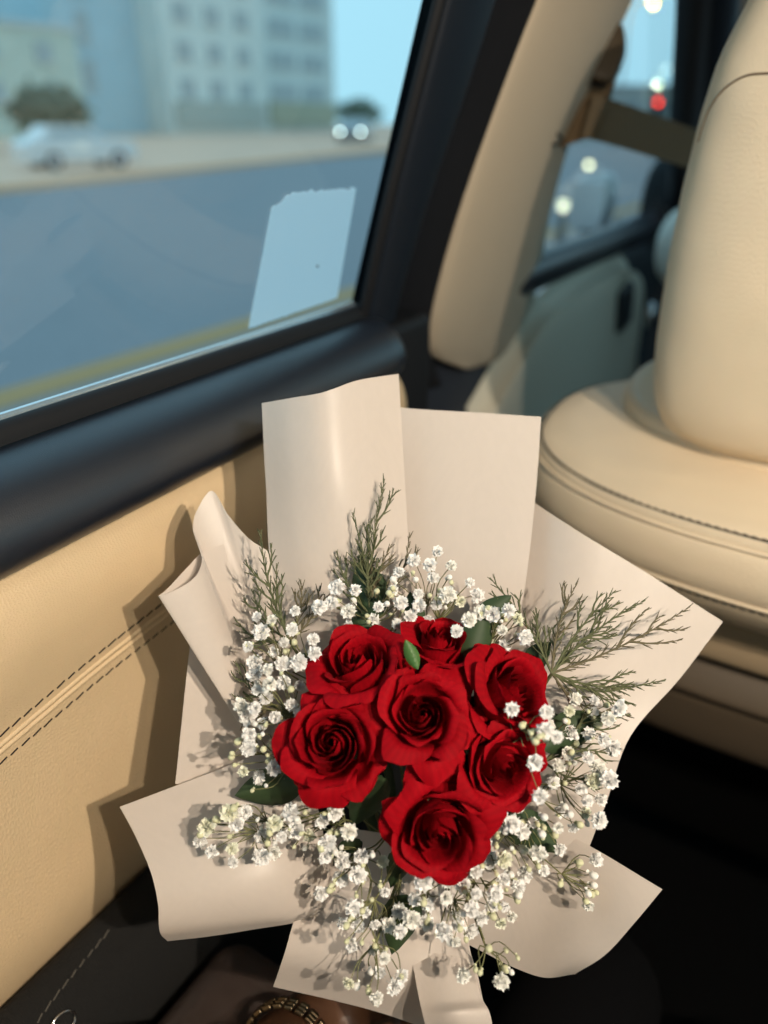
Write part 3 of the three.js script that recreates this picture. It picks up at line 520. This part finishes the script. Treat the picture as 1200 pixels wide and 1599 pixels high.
// ---------------------------------------------------------------- wrapping paper
const wrap = thing('bouquet_wrapping', 'pale beige florist paper wrapped in flared sheets around the rose bouquet', 'wrapping paper');
const sheets = [];
{
  function cr(a, b, c, d, t) { return 0.5 * (2 * b + (c - a) * t + (2 * a - 5 * b + 4 * c - d) * t * t + (3 * b - a - 3 * c + d) * t * t * t); }
  function sheet(rows, nu = 40, nv = 40) {
    const R = rows.map((r) => r.map(([u, v, d]) => PB(u, v, d)));
    const along = (pts, t) => { const n = pts.length - 1, s = Math.min(n - 1e-6, t * n), i = Math.floor(s), f = s - i, q = (k) => k < 0 ? pts[0].clone().multiplyScalar(2).sub(pts[1]) : k > n ? pts[n].clone().multiplyScalar(2).sub(pts[n - 1]) : pts[k]; const A = q(i - 1), B = q(i), C = q(i + 1), D = q(i + 2); return V(cr(A.x, B.x, C.x, D.x, f), cr(A.y, B.y, C.y, D.y, f), cr(A.z, B.z, C.z, D.z, f)); };
    const geo = gridGeo(nu, nv, (a, b) => { const p = along(R.map((r) => along(r, a)), b); const w = noise.noise(p.x * 16, p.y * 16, p.z * 16) * 0.0009 + noise.noise(p.x * 7 + 3, p.y * 7, p.z * 7 + 8) * 0.0022; return p.addScaledVector(FWD, w); }, [1, 1]);
    const m = mesh('paper_sheet', geo, M.paper, wrap); sheets.push(m); return m;
  }
  // tall sheet at the back, left, slightly rolled
  sheet([[[409, 630, 0.565], [455, 622, 0.548], [505, 613, 0.54], [560, 594, 0.55], [623, 584, 0.572]],
    [[416, 760, 0.562], [465, 755, 0.545], [520, 752, 0.538], [580, 745, 0.55], [632, 740, 0.57]],
    [[426, 900, 0.558], [480, 900, 0.548], [535, 900, 0.548], [590, 895, 0.555], [641, 890, 0.566]],
    [[470, 1050, 0.565], [520, 1050, 0.56], [570, 1050, 0.56], [620, 1050, 0.565], [655, 1050, 0.57]]]);
  // plain sheet behind it, right
  sheet([[[560, 628, 0.6], [640, 638, 0.592], [740, 644, 0.588], [846, 651, 0.585]],
    [[570, 780, 0.6], [650, 785, 0.588], [745, 790, 0.583], [835, 795, 0.578]],
    [[590, 930, 0.595], [660, 935, 0.582], [740, 940, 0.575], [815, 945, 0.57]],
    [[620, 1080, 0.6], [670, 1085, 0.59], [730, 1090, 0.585], [780, 1090, 0.585]]]);
  // right sheet with its corner towards the seat
  sheet([[[800, 762, 0.61], [900, 828, 0.577], [1010, 895, 0.572], [1129, 971, 0.57]],
    [[785, 900, 0.605], [880, 950, 0.575], [970, 1005, 0.568], [1062, 1060, 0.565]],
    [[760, 1060, 0.60], [830, 1090, 0.57], [900, 1125, 0.56], [985, 1150, 0.555]],
    [[740, 1200, 0.58], [800, 1215, 0.565], [870, 1235, 0.55], [948, 1252, 0.54]],
    [[720, 1300, 0.58], [780, 1320, 0.56], [840, 1340, 0.545], [914, 1338, 0.533]]]);
  // lower right sheet with a pointed corner, its rim turned up
  sheet([[[740, 1240, 0.57], [815, 1270, 0.56], [870, 1296, 0.547], [934, 1328, 0.528], [1034, 1388, 0.498]],
    [[735, 1310, 0.56], [800, 1335, 0.552], [860, 1360, 0.538], [930, 1395, 0.515], [990, 1440, 0.49]],
    [[725, 1390, 0.555], [785, 1410, 0.543], [840, 1440, 0.526], [895, 1465, 0.505], [945, 1490, 0.487]],
    [[700, 1460, 0.555], [760, 1490, 0.538], [800, 1510, 0.522], [850, 1527, 0.502], [898, 1521, 0.485]]]);
  // bottom sheet under the flowers
  sheet([[[520, 1290, 0.57], [590, 1300, 0.565], [660, 1310, 0.56], [730, 1330, 0.56]],
    [[466, 1420, 0.545], [555, 1430, 0.54], [645, 1440, 0.535], [732, 1465, 0.535]],
    [[445, 1488, 0.535], [540, 1500, 0.528], [640, 1520, 0.522], [748, 1530, 0.522]],
    [[427, 1541, 0.548], [525, 1563, 0.545], [625, 1592, 0.54], [772, 1650, 0.54]]]);
  // small rolled lip at the very bottom
  sheet([[[640, 1480, 0.53], [690, 1490, 0.525], [735, 1500, 0.525]], [[655, 1560, 0.508], [705, 1560, 0.5], [752, 1556, 0.506]], [[665, 1605, 0.5], [715, 1588, 0.488], [766, 1585, 0.496]], [[672, 1660, 0.51], [730, 1650, 0.5], [775, 1640, 0.505]]]);
  // lower left sheet, rolled forwards along its lower side
  sheet([[[186, 1262, 0.528], [255, 1236, 0.532], [330, 1207, 0.537], [400, 1180, 0.545], [470, 1165, 0.56]],
    [[213, 1312, 0.517], [280, 1292, 0.52], [350, 1270, 0.525], [420, 1250, 0.535], [490, 1235, 0.555]],
    [[236, 1365, 0.506], [300, 1350, 0.508], [370, 1335, 0.513], [440, 1315, 0.525], [505, 1300, 0.55]],
    [[247, 1412, 0.502], [315, 1402, 0.503], [385, 1390, 0.507], [455, 1372, 0.52], [515, 1355, 0.545]],
    [[250, 1454, 0.508], [320, 1445, 0.51], [390, 1436, 0.515], [460, 1428, 0.527], [525, 1405, 0.55]],
    [[262, 1470, 0.53], [330, 1462, 0.532], [395, 1452, 0.535], [465, 1440, 0.545], [530, 1420, 0.56]]]);
  // plain left sheet between the two rolled ones
  sheet([[[300, 985, 0.545], [350, 985, 0.55], [400, 985, 0.557], [450, 985, 0.565]],
    [[286, 1110, 0.541], [340, 1110, 0.548], [395, 1110, 0.555], [455, 1110, 0.565]],
    [[273, 1226, 0.537], [330, 1222, 0.545], [390, 1215, 0.553], [460, 1215, 0.565]]]);
  // upper left sheet curled into a cone
  const rim = [[470, 900, 0.565], [430, 868, 0.558], [390, 842, 0.552], [358, 806, 0.55], [332, 767, 0.55], [309, 796, 0.545], [302, 824, 0.54], [309, 850, 0.532], [316, 874, 0.524], [308, 898, 0.514], [284, 917, 0.506], [249, 931, 0.502], [262, 920, 0.511], [290, 890, 0.526], [318, 862, 0.54], [350, 850, 0.55]];
  const base = [[500, 1060, 0.57], [480, 1080, 0.568], [465, 1100, 0.566], [450, 1110, 0.562], [440, 1120, 0.558], [432, 1130, 0.552], [428, 1138, 0.548], [424, 1146, 0.544], [420, 1154, 0.54], [414, 1162, 0.535], [408, 1168, 0.532], [400, 1172, 0.53], [404, 1170, 0.535], [412, 1164, 0.542], [420, 1155, 0.548], [430, 1145, 0.554]];
  sheet([rim, rim.map((r, i) => r.map((x, k) => lerp(x, base[i][k], 0.45))), base], 120, 20);
}

// ---------------------------------------------------------------- roses
const BIND = PB(668, 1560, 0.665);                                                        // where all the stems meet
const petalTex = dataTex(256, (x, y) => { const n = 1 + 0.12 * tileN(x, y, 7) + 0.07 * Math.sin(x * 120 + 2 * tileN(x, y, 6)); return [0.32 * n, 0.0002 * n, 0.0035 * n].map((c) => Math.pow(Math.max(0, c), 1 / 2.2)); }, true);
const roseM = [1.0, 0.92, 0.84].map((k) => { const m = std('velvet red petal', [k, k, k], 0.7, { map: petalTex, sheen: 0.12, sheenRoughness: 0.4, transmission: 0.06, thickness: 0, specularIntensity: 0.14 }); m.sheenColor.setRGB(0.7, 0.0, 0.005); return m; });
const greenM = std('rose stem green', [0.025, 0.05, 0.016], 0.65), leafGreen = std('leaf green', [0.06, 0.16, 0.03], 0.5, { transmission: 0.2, thickness: 0 });
// whorls from the closed heart outwards: petals, rim radius, belly radius, height, rolled lip, half width (rad), turned corners
const WHORLS = [[3, 0.0026, 0.0062, 0.034, 0.0003, 2.0, 0], [4, 0.0062, 0.0095, 0.0365, 0.0008, 1.55, 0.0003], [4, 0.0118, 0.0145, 0.0385, 0.0022, 1.3, 0.001], [4, 0.0182, 0.0195, 0.0385, 0.0045, 1.16, 0.003], [5, 0.0248, 0.0245, 0.0355, 0.0085, 1.0, 0.006], [5, 0.0275, 0.027, 0.0295, 0.0135, 0.92, 0.0085]];
function petalGeo(wh, sc) {
  const k = wh / 5, q = WHORLS[wh], W = q[5] * rr(0.92, 1.08), rim = q[1] * rr(0.93, 1.09), belly = q[2] * rr(0.95, 1.06), Ht = q[3] * rr(0.93, 1.06), lip = q[4] * rr(0.5, 1.45), spiral = [0.5, 0.36, 0.24, 0.17, 0.12, 0.1][wh], ph = rr(0, 60), corner = q[6] * rr(0.3, 1.4), skew = rr(-0.12, 0.12), point = lerp(0.02, 0.16, k) * rr(0.1, 1.3);
  const b = (t) => { const m = 1 - t, w = [m * m * m, 3 * m * m * t, 3 * m * t * t, t * t * t], rs = [0.0015, belly * 1.15, belly * 1.02, rim], ys = [0, 0.04 * Ht, 0.7 * Ht, Ht]; return [rs.reduce((s, r, i) => s + r * w[i], 0), ys.reduce((s, y, i) => s + y * w[i], 0)]; };
  return gridGeo(18, 16, (a, t0) => {
    const s = a * 2 - 1, as = Math.abs(s), top = 1 - 0.2 * Math.pow(as, 3) - 0.03 * as + point * Math.pow(1 - as, 2), t = t0 * top;
    let [r, y] = b(Math.min(t, 1)); if (t > 1) y += (t - 1) * Ht * 0.8;
    const wid = W * (0.42 + 0.58 * sst(t * 1.5)) * (1 - 0.14 * Math.pow(t0, 6) * as);
    const c = clamp((t - 0.72) / 0.28, 0, 1.1), roll = lip * c * c * (1 + 0.7 * s * s);
    r += roll; y -= roll * 0.55 * c;
    r += corner * Math.pow(as, 3) * t * t; y -= corner * 0.5 * Math.pow(as, 4) * t;
    r *= 1 + spiral * s * (0.4 + 0.6 * t);
    const wav = noise.noise(s * 1.7 + ph, t * 2.2, ph) * 0.0045 * k * t * t + noise.noise(s * 4 + ph, t * 3, ph + 9) * 0.0011 * (0.3 + k) * t * t * t;
    r += wav; y += wav * 0.8;
    const an = s * wid + skew * t;
    return V(Math.cos(an) * r * sc, y * sc, Math.sin(an) * r * sc);
  }, [0.6, 0.6]);
}
const ROSES = [
  [660, 1116, 0.462, [0.02, 0.4, 1], 0.70, 'dark red rose in the middle of the bouquet, surrounded by the other six'],
  [519, 1160, 0.468, [-0.12, 0.3, 1], 0.76, 'large red rose at the left of the bouquet, fully open'],
  [560, 1036, 0.492, [-0.25, 0.85, 0.65], 0.79, 'red rose at the upper left, opening upwards toward the tall paper sheet'],
  [692, 1004, 0.505, [0.15, 0.95, 0.6], 0.64, 'smallest red rose, at the top of the bouquet beside a green leaf tip'],
  [806, 1082, 0.484, [0.55, 0.5, 0.7], 0.77, 'red rose at the upper right, with white blossoms lying across it'],
  [786, 1200, 0.47, [0.36, 0.06, 1], 0.74, 'red rose at the lower right, tilted to the right'],
  [686, 1304, 0.458, [0.02, -0.06, 1], 0.78, 'bright red rose nearest the bottom of the bouquet, above the white blossoms'],
];
ROSES.forEach(([u, v, d, ax, sc, label], ri) => {
  const axis = RIGHT.clone().multiplyScalar(ax[0]).addScaledVector(CUP, ax[1]).addScaledVector(FWD, -ax[2]).normalize();
  const at = PB(u, v, d).addScaledVector(axis, -0.027 * sc), o = thing('rose', label, 'rose', at, 'red roses in the bouquet');
  o.quaternion.copy(quatTo(UP, axis)); o.rotateY(ri * 1.3); o.updateMatrixWorld(true);
  WHORLS.forEach(([n], wh) => {
    for (let i = 0; i < n; i++) {
      const m = mesh('petal', petalGeo(wh, sc * rr(0.96, 1.04)), roseM[Math.floor(rnd() * 3)], o), k = wh / 5;
      m.rotation.set(rr(-0.06, 0.06) * k, (i + wh * 0.47) / n * 6.283 + ri * 0.7 + rr(-0.22, 0.22), 0);
      if (wh === 5) { m.position.y = -0.004 * sc; m.rotateZ(-rr(0.0, 0.28)); } else m.rotateZ(rr(-0.09, 0.06) * k);
    }
  });
  const inv = o.matrixWorld.clone().invert(), L = (p) => p.clone().applyMatrix4(inv);
  mesh('stem', tube([V(0, 0.002, 0), V(0, -0.03, 0), L(at.clone().lerp(BIND, 0.5).addScaledVector(FWD, 0.015)), L(BIND), L(BIND.clone().addScaledVector(CUP, -0.06).addScaledVector(FWD, 0.02))], 0.0034, 0.003, 8, 24), greenM, o);
  const sep = [];
  for (let i = 0; i < 5; i++) sep.push(gridGeo(4, 8, (a, b) => { const w = 0.006 * Math.sin(Math.PI * Math.min(1, b * 0.85 + 0.12)) * (a - 0.5) * 2; return V(0.004 + b * 0.022, -0.002 - 0.012 * b * b + 0.004 * b, w); }).rotateY(i * 1.2566));
  mesh('calyx', mergeGeometries(sep).scale(sc, sc, sc), greenM, o);
});
{ // the green leaf tip between the roses and darker leaves that fill the gaps
  function leafGeo(L, w) { return gridGeo(8, 14, (a, b) => { const s = a * 2 - 1, ww = w * Math.pow(Math.sin(Math.PI * Math.min(1, 0.03 + b * 0.97)), 0.8); return V(s * ww, b * L, -0.18 * ww * s * s * 3 + 0.12 * L * b * b + 0.0006 * Math.sin(b * 40) * s); }); }
  const spots = [[652, 1045, 0.478, 0.4, 0.018, 0.0042, 'small bright green leaf tip between the top and upper left roses'], [600, 1215, 0.49, 2.6, 0.04, 0.011, 'dark green leaf in the gap between the left and lower roses'], [850, 1170, 0.5, -1.2, 0.045, 0.012, 'dark green leaf behind the lower right rose'], [590, 965, 0.525, 0.3, 0.04, 0.012, 'dark green leaf behind the upper left rose'], [735, 1040, 0.5, -0.3, 0.035, 0.01, 'dark green leaf in the gap between the top and upper right roses'], [470, 1230, 0.505, 1.8, 0.045, 0.012, 'dark green leaf at the lower edge of the left rose'], [640, 1400, 0.5, 2.9, 0.045, 0.012, 'dark green leaf under the bottom rose'], [790, 1280, 0.5, -2.2, 0.045, 0.012, 'dark green leaf under the lower right rose']];
  const ring = ['under the large left rose', 'at the far left behind the blossoms', 'above the upper left rose', 'behind the smallest rose', 'right of the smallest rose', 'behind the upper right rose', 'at the right edge of the roses', 'beneath the yellowish blossoms', 'below the bottom rose, right', 'below the bottom rose, left', 'in the gap left of the bottom rose', 'left of the large left rose'];
  ring.forEach((w, i) => { const a = (i / 12) * 6.283 + 3.7; spots.push([660 + Math.cos(a) * 165 + rr(-20, 20), 1150 + Math.sin(a) * 175 + rr(-20, 20), 0.515, -a - 1.57 + rr(-0.5, 0.5), rr(0.024, 0.034), rr(0.006, 0.009), 'dark green leaf ' + w]); });
  for (const [u, v, d, rot, L, w, label] of spots) { const l = mesh('rose_leaf', leafGeo(L, w), d < 0.48 ? leafGreen : greenM); l.position.copy(PB(u, v, d)); l.quaternion.setFromRotationMatrix(new THREE.Matrix4().makeBasis(RIGHT, CUP, FWD.clone().negate())); l.rotateZ(rot); l.rotateX(-0.4); Object.assign(l.userData, { label, category: 'leaf' }); }
}

// ---------------------------------------------------------------- baby's breath
{
  const whiteM = [[0.94, 0.93, 0.91], [0.92, 0.91, 0.86], [0.86, 0.86, 0.72]].map((c) => std('white petals', c, 0.9, { transmission: 0.14, thickness: 0 }));
  const budM = std('pale green bud', [0.62, 0.62, 0.40], 0.7), stemM = std('thin green stem', [0.17, 0.17, 0.07], 0.7);
  function blossomGeo() {
    const parts = [];
    for (let lay = 0; lay < 5; lay++) {
      const n = [8, 9, 8, 6, 4][lay], tilt = [1.75, 1.3, 0.95, 0.6, 0.22][lay], L = [0.0044, 0.005, 0.005, 0.0049, 0.0045][lay];
      for (let i = 0; i < n; i++) {
        const a = i / n * 6.283 + lay * 0.5 + rr(-0.25, 0.25), ti = tilt + rr(-0.2, 0.2), ll = L * rr(0.82, 1.15), w = ll * rr(0.36, 0.5), cup = rr(-0.5, 0.5), ph = rr(0, 9);
        parts.push(gridGeo(4, 4, (x, t) => { const s = x * 2 - 1, ww = w * Math.sin(Math.min(1, 0.12 + t * 0.95) * 2.1), notch = 0.12 * (1 - Math.abs(s)) * t; const r = t * ll * (1 - notch), h = cup * ll * s * s + 0.0005 * Math.sin(s * 5 + ph) * t; return V(Math.sin(ti) * r - Math.cos(ti) * h, Math.cos(ti) * r + Math.sin(ti) * h, s * ww); }).rotateY(a));
      }
    }
    return mergeGeometries(parts);
  }
  const blossoms = [0, 1, 2, 3, 4, 5].map(blossomGeo);
  const budG = mergeGeometries([new THREE.SphereGeometry(0.0021, 8, 6).scale(1, 1.25, 1), new THREE.ConeGeometry(0.0013, 0.003, 6).translate(0, -0.0028, 0)]);
  // [where it spreads from (u, v), half width, half height, depth, blossoms, buds, label]  or a list of blossoms of its own
  const SPRAYS = [
    [575, 945, 62, 30, 0.512, 9, 8, 'spray of white baby\'s breath above the upper left rose'],
    [668, 918, 52, 32, 0.52, 9, 12, 'spray of white baby\'s breath at the very top, in front of the plain back sheet'],
    [775, 982, 40, 24, 0.512, 8, 7, 'spray of white baby\'s breath between the top and upper right roses'],
    [440, 1000, 48, 40, 0.506, 9, 6, 'spray of white baby\'s breath at the left, beside the curled sheet'],
    [428, 1095, 36, 48, 0.498, 12, 7, 'spray of white baby\'s breath along the left side of the large left rose'],
    [405, 1195, 24, 42, 0.496, 4, 6, 'thin spray of few white blossoms against the left paper sheet'],
    [385, 1300, 66, 38, 0.494, 14, 12, 'wide spray of white baby\'s breath lying over the lower left sheet'],
    [492, 1305, 46, 34, 0.484, 9, 8, 'spray of white baby\'s breath right below the large left rose'],
    [550, 1375, 44, 48, 0.484, 9, 9, 'spray of white baby\'s breath left of the bottom rose'],
    [590, 1450, 48, 42, 0.484, 11, 7, 'spray of white baby\'s breath at the lower edge, left of the densest clump'],
    [695, 1425, 58, 46, 0.476, 19, 8, 'densest clump of white baby\'s breath, right below the bottom rose'],
    [585, 1530, 38, 26, 0.482, 6, 3, 'lowest spray of white baby\'s breath over the bottom sheet'],
    [762, 1395, 46, 44, 0.482, 10, 14, 'spray of white baby\'s breath with many buds right of the bottom rose'],
    [822, 1312, 52, 44, 0.486, 13, 14, 'yellowish spray of baby\'s breath below the lower right rose'],
    [905, 1232, 40, 60, 0.496, 15, 8, 'spray of white baby\'s breath hanging at the right edge of the bouquet'],
    [915, 1130, 46, 32, 0.502, 12, 8, 'spray of white baby\'s breath under the feathery greens at the right'],
    [835, 1130, 0, 0, 0.455, [[800, 1108], [853, 1112], [850, 1141], [869, 1151], [836, 1190], [843, 1243]], 5, 'small spray of white blossoms lying across the upper right rose'],
    [900, 1380, 0, 0, 0.498, [[919, 1413], [931, 1343]], 8, 'lone thin sprig with two white blossoms over the lower right sheet'],
    [775, 1510, 0, 0, 0.478, [[783, 1531], [724, 1523]], 6, 'lone sprig ending in a white blossom at the bottom, against the dark'],
    [385, 1172, 0, 0, 0.49, [[389, 1170]], 5, 'single white blossom standing alone on the left paper sheet'],
  ];
  const taken = [];
  function spot(u, v, du, dv, gap) {                                                     // a free place, so that the blossoms do not pile up
    let best = null, bd = -1;
    for (let k = 0; k < 24; k++) { const a = rr(0, 6.283), r = Math.sqrt(rnd()) * (1 + k * 0.02), q = [u + Math.cos(a) * r * du, v + Math.sin(a) * r * dv], m = taken.reduce((s, t) => Math.min(s, Math.hypot(t[0] - q[0], t[1] - q[1])), 99); if (m > bd) { bd = m; best = q; } if (m > gap) break; }
    taken.push(best); return best;
  }
  for (const [u, v, du, dv, d, nb, nbud, label] of SPRAYS) {
    const at = PB(u, v, d + 0.02), o = thing('babys_breath', label, 'filler flower', at, 'sprays of baby\'s breath round the roses'); o.updateMatrixWorld(true);
    const hub0 = PB(lerp(u, 665, 0.55), lerp(v, 1220, 0.55), d + 0.05), root = PB(668, 1380, 0.61), stems = [];
    const L = (p) => p.clone().sub(at), hubs = [0, 1, 2].map(() => PB(lerp(u, 665, rr(0.08, 0.25)) + rr(-0.4, 0.4) * du, lerp(v, 1220, rr(0.08, 0.25)) + rr(-0.4, 0.4) * dv, d + rr(0.008, 0.022)));
    stems.push(tube([L(BIND), L(root), L(hub0)], 0.0009, 0.0008, 4, 10));
    for (const h of hubs) stems.push(tube([L(hub0), L(hub0.clone().lerp(h, 0.5).addScaledVector(CUP, rr(-0.006, 0.006))), L(h)], 0.0007, 0.0005, 4, 8));
    const list = Array.isArray(nb) ? nb.map(([a, b]) => PB(a, b, d + rr(-0.004, 0.004))) : Array.from({ length: Math.round(nb * (v < 1130 ? 1.4 : 0.9)) }, () => { const [a, b] = spot(u, v, du * 1.25, dv * 1.25, rr(17, 23)); return PB(a, b, d + rr(-0.016, 0.014)); });
    const place = (p, geo, mat, name, sc) => {
      const h = hubs.reduce((q, x) => x.distanceTo(p) < q.distanceTo(p) ? x : q), out = p.clone().sub(h).normalize().multiplyScalar(0.5).addScaledVector(FWD, -0.9).add(V(rr(-0.45, 0.45), rr(-0.45, 0.45), rr(-0.45, 0.45))).normalize();
      const m = mesh(name, geo, mat, o); m.position.copy(L(p)); m.quaternion.copy(quatTo(UP, out)); m.rotateY(rr(0, 6)); m.scale.setScalar(sc);
      const mid = h.clone().lerp(p, 0.55).addScaledVector(FWD, 0.004).add(V(rr(-0.004, 0.004), rr(-0.004, 0.004), rr(-0.004, 0.004)));
      stems.push(tube([L(h), L(mid), L(p.clone().addScaledVector(out, -0.001))], 0.0004, 0.0003, 4, 7));
    };
    for (const p of list) place(p, blossoms[Math.floor(rnd() * 6)], whiteM[rnd() < 0.75 ? 0 : rnd() < 0.7 ? 1 : 2], 'blossom', rr(0.62, 1.08));
    for (let i = 0; i < Math.round(nbud * 1.4); i++) { const a = rr(0, 6.283), r = Math.sqrt(rr(0.1, 1)), uu = Math.max(du, 34), vv = Math.max(dv, 30); place(PB(u + Math.cos(a) * r * uu * 1.15, v + Math.sin(a) * r * vv * 1.15, d + rr(-0.014, 0.012)), budG, rnd() < 0.3 ? whiteM[1] : budM, 'bud', rr(0.6, 1.1)); }
    mesh('stem', mergeGeometries(stems), stemM, o);
  }
}

// ---------------------------------------------------------------- feathery greens
{
  const fernM = std('feathery green', [0.10, 0.11, 0.048], 0.75), fernM2 = std('brown green', [0.125, 0.105, 0.056], 0.75);
  function frond(root, tip, d0, d1, bend, len, from = null, to = null) {                                         // a thin stem with short needles that hug it, pointing to the tip
    const a = from ?? PB(root[0], root[1], d0), b = to ?? PB(tip[0], tip[1], d1), side = b.clone().sub(a).cross(FWD).normalize();
    const mid = a.clone().lerp(b, 0.5).addScaledVector(side, bend * 1.7).addScaledVector(FWD, from ? 0 : rr(-0.006, 0.004)), c = new THREE.QuadraticBezierCurve3(a, mid, b), parts = [tube([c.getPoint(0), c.getPoint(0.3), c.getPoint(0.65), c.getPoint(1)], 0.0008, 0.0003, 5, 14)];
    const needle = (p, dir, L, r) => parts.push(tube([p, p.clone().addScaledVector(dir, L * 0.5).addScaledVector(FWD, -L * 0.05), p.clone().addScaledVector(dir, L)], r, r * 0.35, 3, 3));
    const n = Math.round(c.getLength() / 0.0032);
    for (let i = 2; i < n; i++) {
      const t = i / n, p = c.getPoint(t), T = c.getTangent(t), k = (i % 2 ? 1 : -1), S = side.clone().multiplyScalar(k * rr(0.12, 0.5)).addScaledVector(FWD, rr(-0.3, 0.2)), dir = T.clone().addScaledVector(S, 1).normalize(), L = len * (1.05 - 0.55 * t) * rr(0.6, 1.2);
      needle(p, dir, L, 0.00062);
      if (L > 0.007) for (const q of [0.35, 0.65]) { const pp = p.clone().addScaledVector(dir, L * q); needle(pp, dir.clone().addScaledVector(side, k * rr(-0.6, 0.6)).addScaledVector(FWD, rr(-0.4, 0.4)).normalize(), L * rr(0.3, 0.5), 0.0004); }
    }
    if (!from && c.getLength() > 0.03) for (let q = 0; q < 4; q++) {                     // side shoots
      const t = rr(0.25, 0.75), p = c.getPoint(t), k = q % 2 ? 1 : -1, L = c.getLength() * rr(0.18, 0.4) * (1.1 - 0.5 * t);
      parts.push(frond(null, null, 0, 0, k * 0.002, len * 0.8, p, p.clone().addScaledVector(c.getTangent(t).addScaledVector(side, k * rr(0.25, 0.55)).addScaledVector(FWD, rr(-0.25, 0.15)).normalize(), L)));
    }
    return mergeGeometries(parts);
  }
  const SPRIGS = [
    ['feathery green sprig fanning to the right over the right paper sheet', [862, 1052], 0.505, [[765, 902, -0.004], [838, 950, 0.003], [903, 908, 0.004], [962, 922, 0.004], [1008, 938, 0.004], [1078, 948, -0.004], [1040, 1062, -0.008], [995, 1072, -0.008], [986, 1118, -0.01], [930, 1000, 0.004], [880, 955, 0.002]], 0.535],
    ['feathery green sprig standing upright in front of the tall paper sheet', [578, 960], 0.53, [[601, 748, 0.003], [550, 800, -0.003], [640, 832, -0.008], [580, 810, 0.002], [525, 860, 0.004], [612, 850, 0.003]], 0.54],
    ['feathery green sprig in front of the curled left sheet', [452, 1000], 0.515, [[406, 828, 0.004], [432, 880, 0.003], [470, 905, -0.004], [366, 965, 0.008], [395, 920, 0.006], [500, 915, -0.006]], 0.53],
    ['feathery green sprig low at the left edge of the flowers', [440, 1110], 0.51, [[368, 1032, 0.006], [362, 1085, 0.004], [378, 1132, -0.006], [392, 1060, 0.003]], 0.522],
    ['dark feathery green sprig at the right under the white blossoms', [850, 1190], 0.51, [[960, 1180, 0.006], [985, 1115, 0.006], [930, 1150, 0.004], [945, 1215, -0.006], [900, 1165, 0.002]], 0.512],
  ];
  for (const [label, root, d0, tips, d1] of SPRIGS) {
    const o = thing('fern_sprig', label, 'greenery', V(0, 0, 0), 'feathery green sprigs in the bouquet');
    tips.forEach(([u, v, bend], i) => mesh('frond', frond(root, [u, v], d0, d1 + rr(-0.008, 0.004), bend, rr(0.009, 0.013)), i % 3 === 2 ? fernM2 : fernM, o));
    mesh('stem', tube([BIND, PB(lerp(root[0], 668, 0.5), lerp(root[1], 1380, 0.5), d0 + 0.06), PB(root[0], root[1], d0)], 0.0014, 0.001, 6, 16), fernM, o);
  }
}
// torn film on the window
{
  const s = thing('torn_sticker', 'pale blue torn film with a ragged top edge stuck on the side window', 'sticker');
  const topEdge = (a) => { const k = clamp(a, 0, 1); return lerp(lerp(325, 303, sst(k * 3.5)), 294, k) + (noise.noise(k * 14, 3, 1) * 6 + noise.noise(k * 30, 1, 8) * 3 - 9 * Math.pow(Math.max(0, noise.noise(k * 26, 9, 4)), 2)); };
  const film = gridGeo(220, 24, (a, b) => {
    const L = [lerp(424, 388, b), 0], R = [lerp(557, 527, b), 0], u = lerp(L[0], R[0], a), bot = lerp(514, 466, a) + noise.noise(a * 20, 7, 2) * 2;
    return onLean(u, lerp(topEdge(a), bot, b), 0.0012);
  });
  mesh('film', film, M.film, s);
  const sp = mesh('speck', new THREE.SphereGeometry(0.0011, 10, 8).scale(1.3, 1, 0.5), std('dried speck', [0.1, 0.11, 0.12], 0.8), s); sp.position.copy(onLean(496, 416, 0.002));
}
renderer.render(scene, camera);
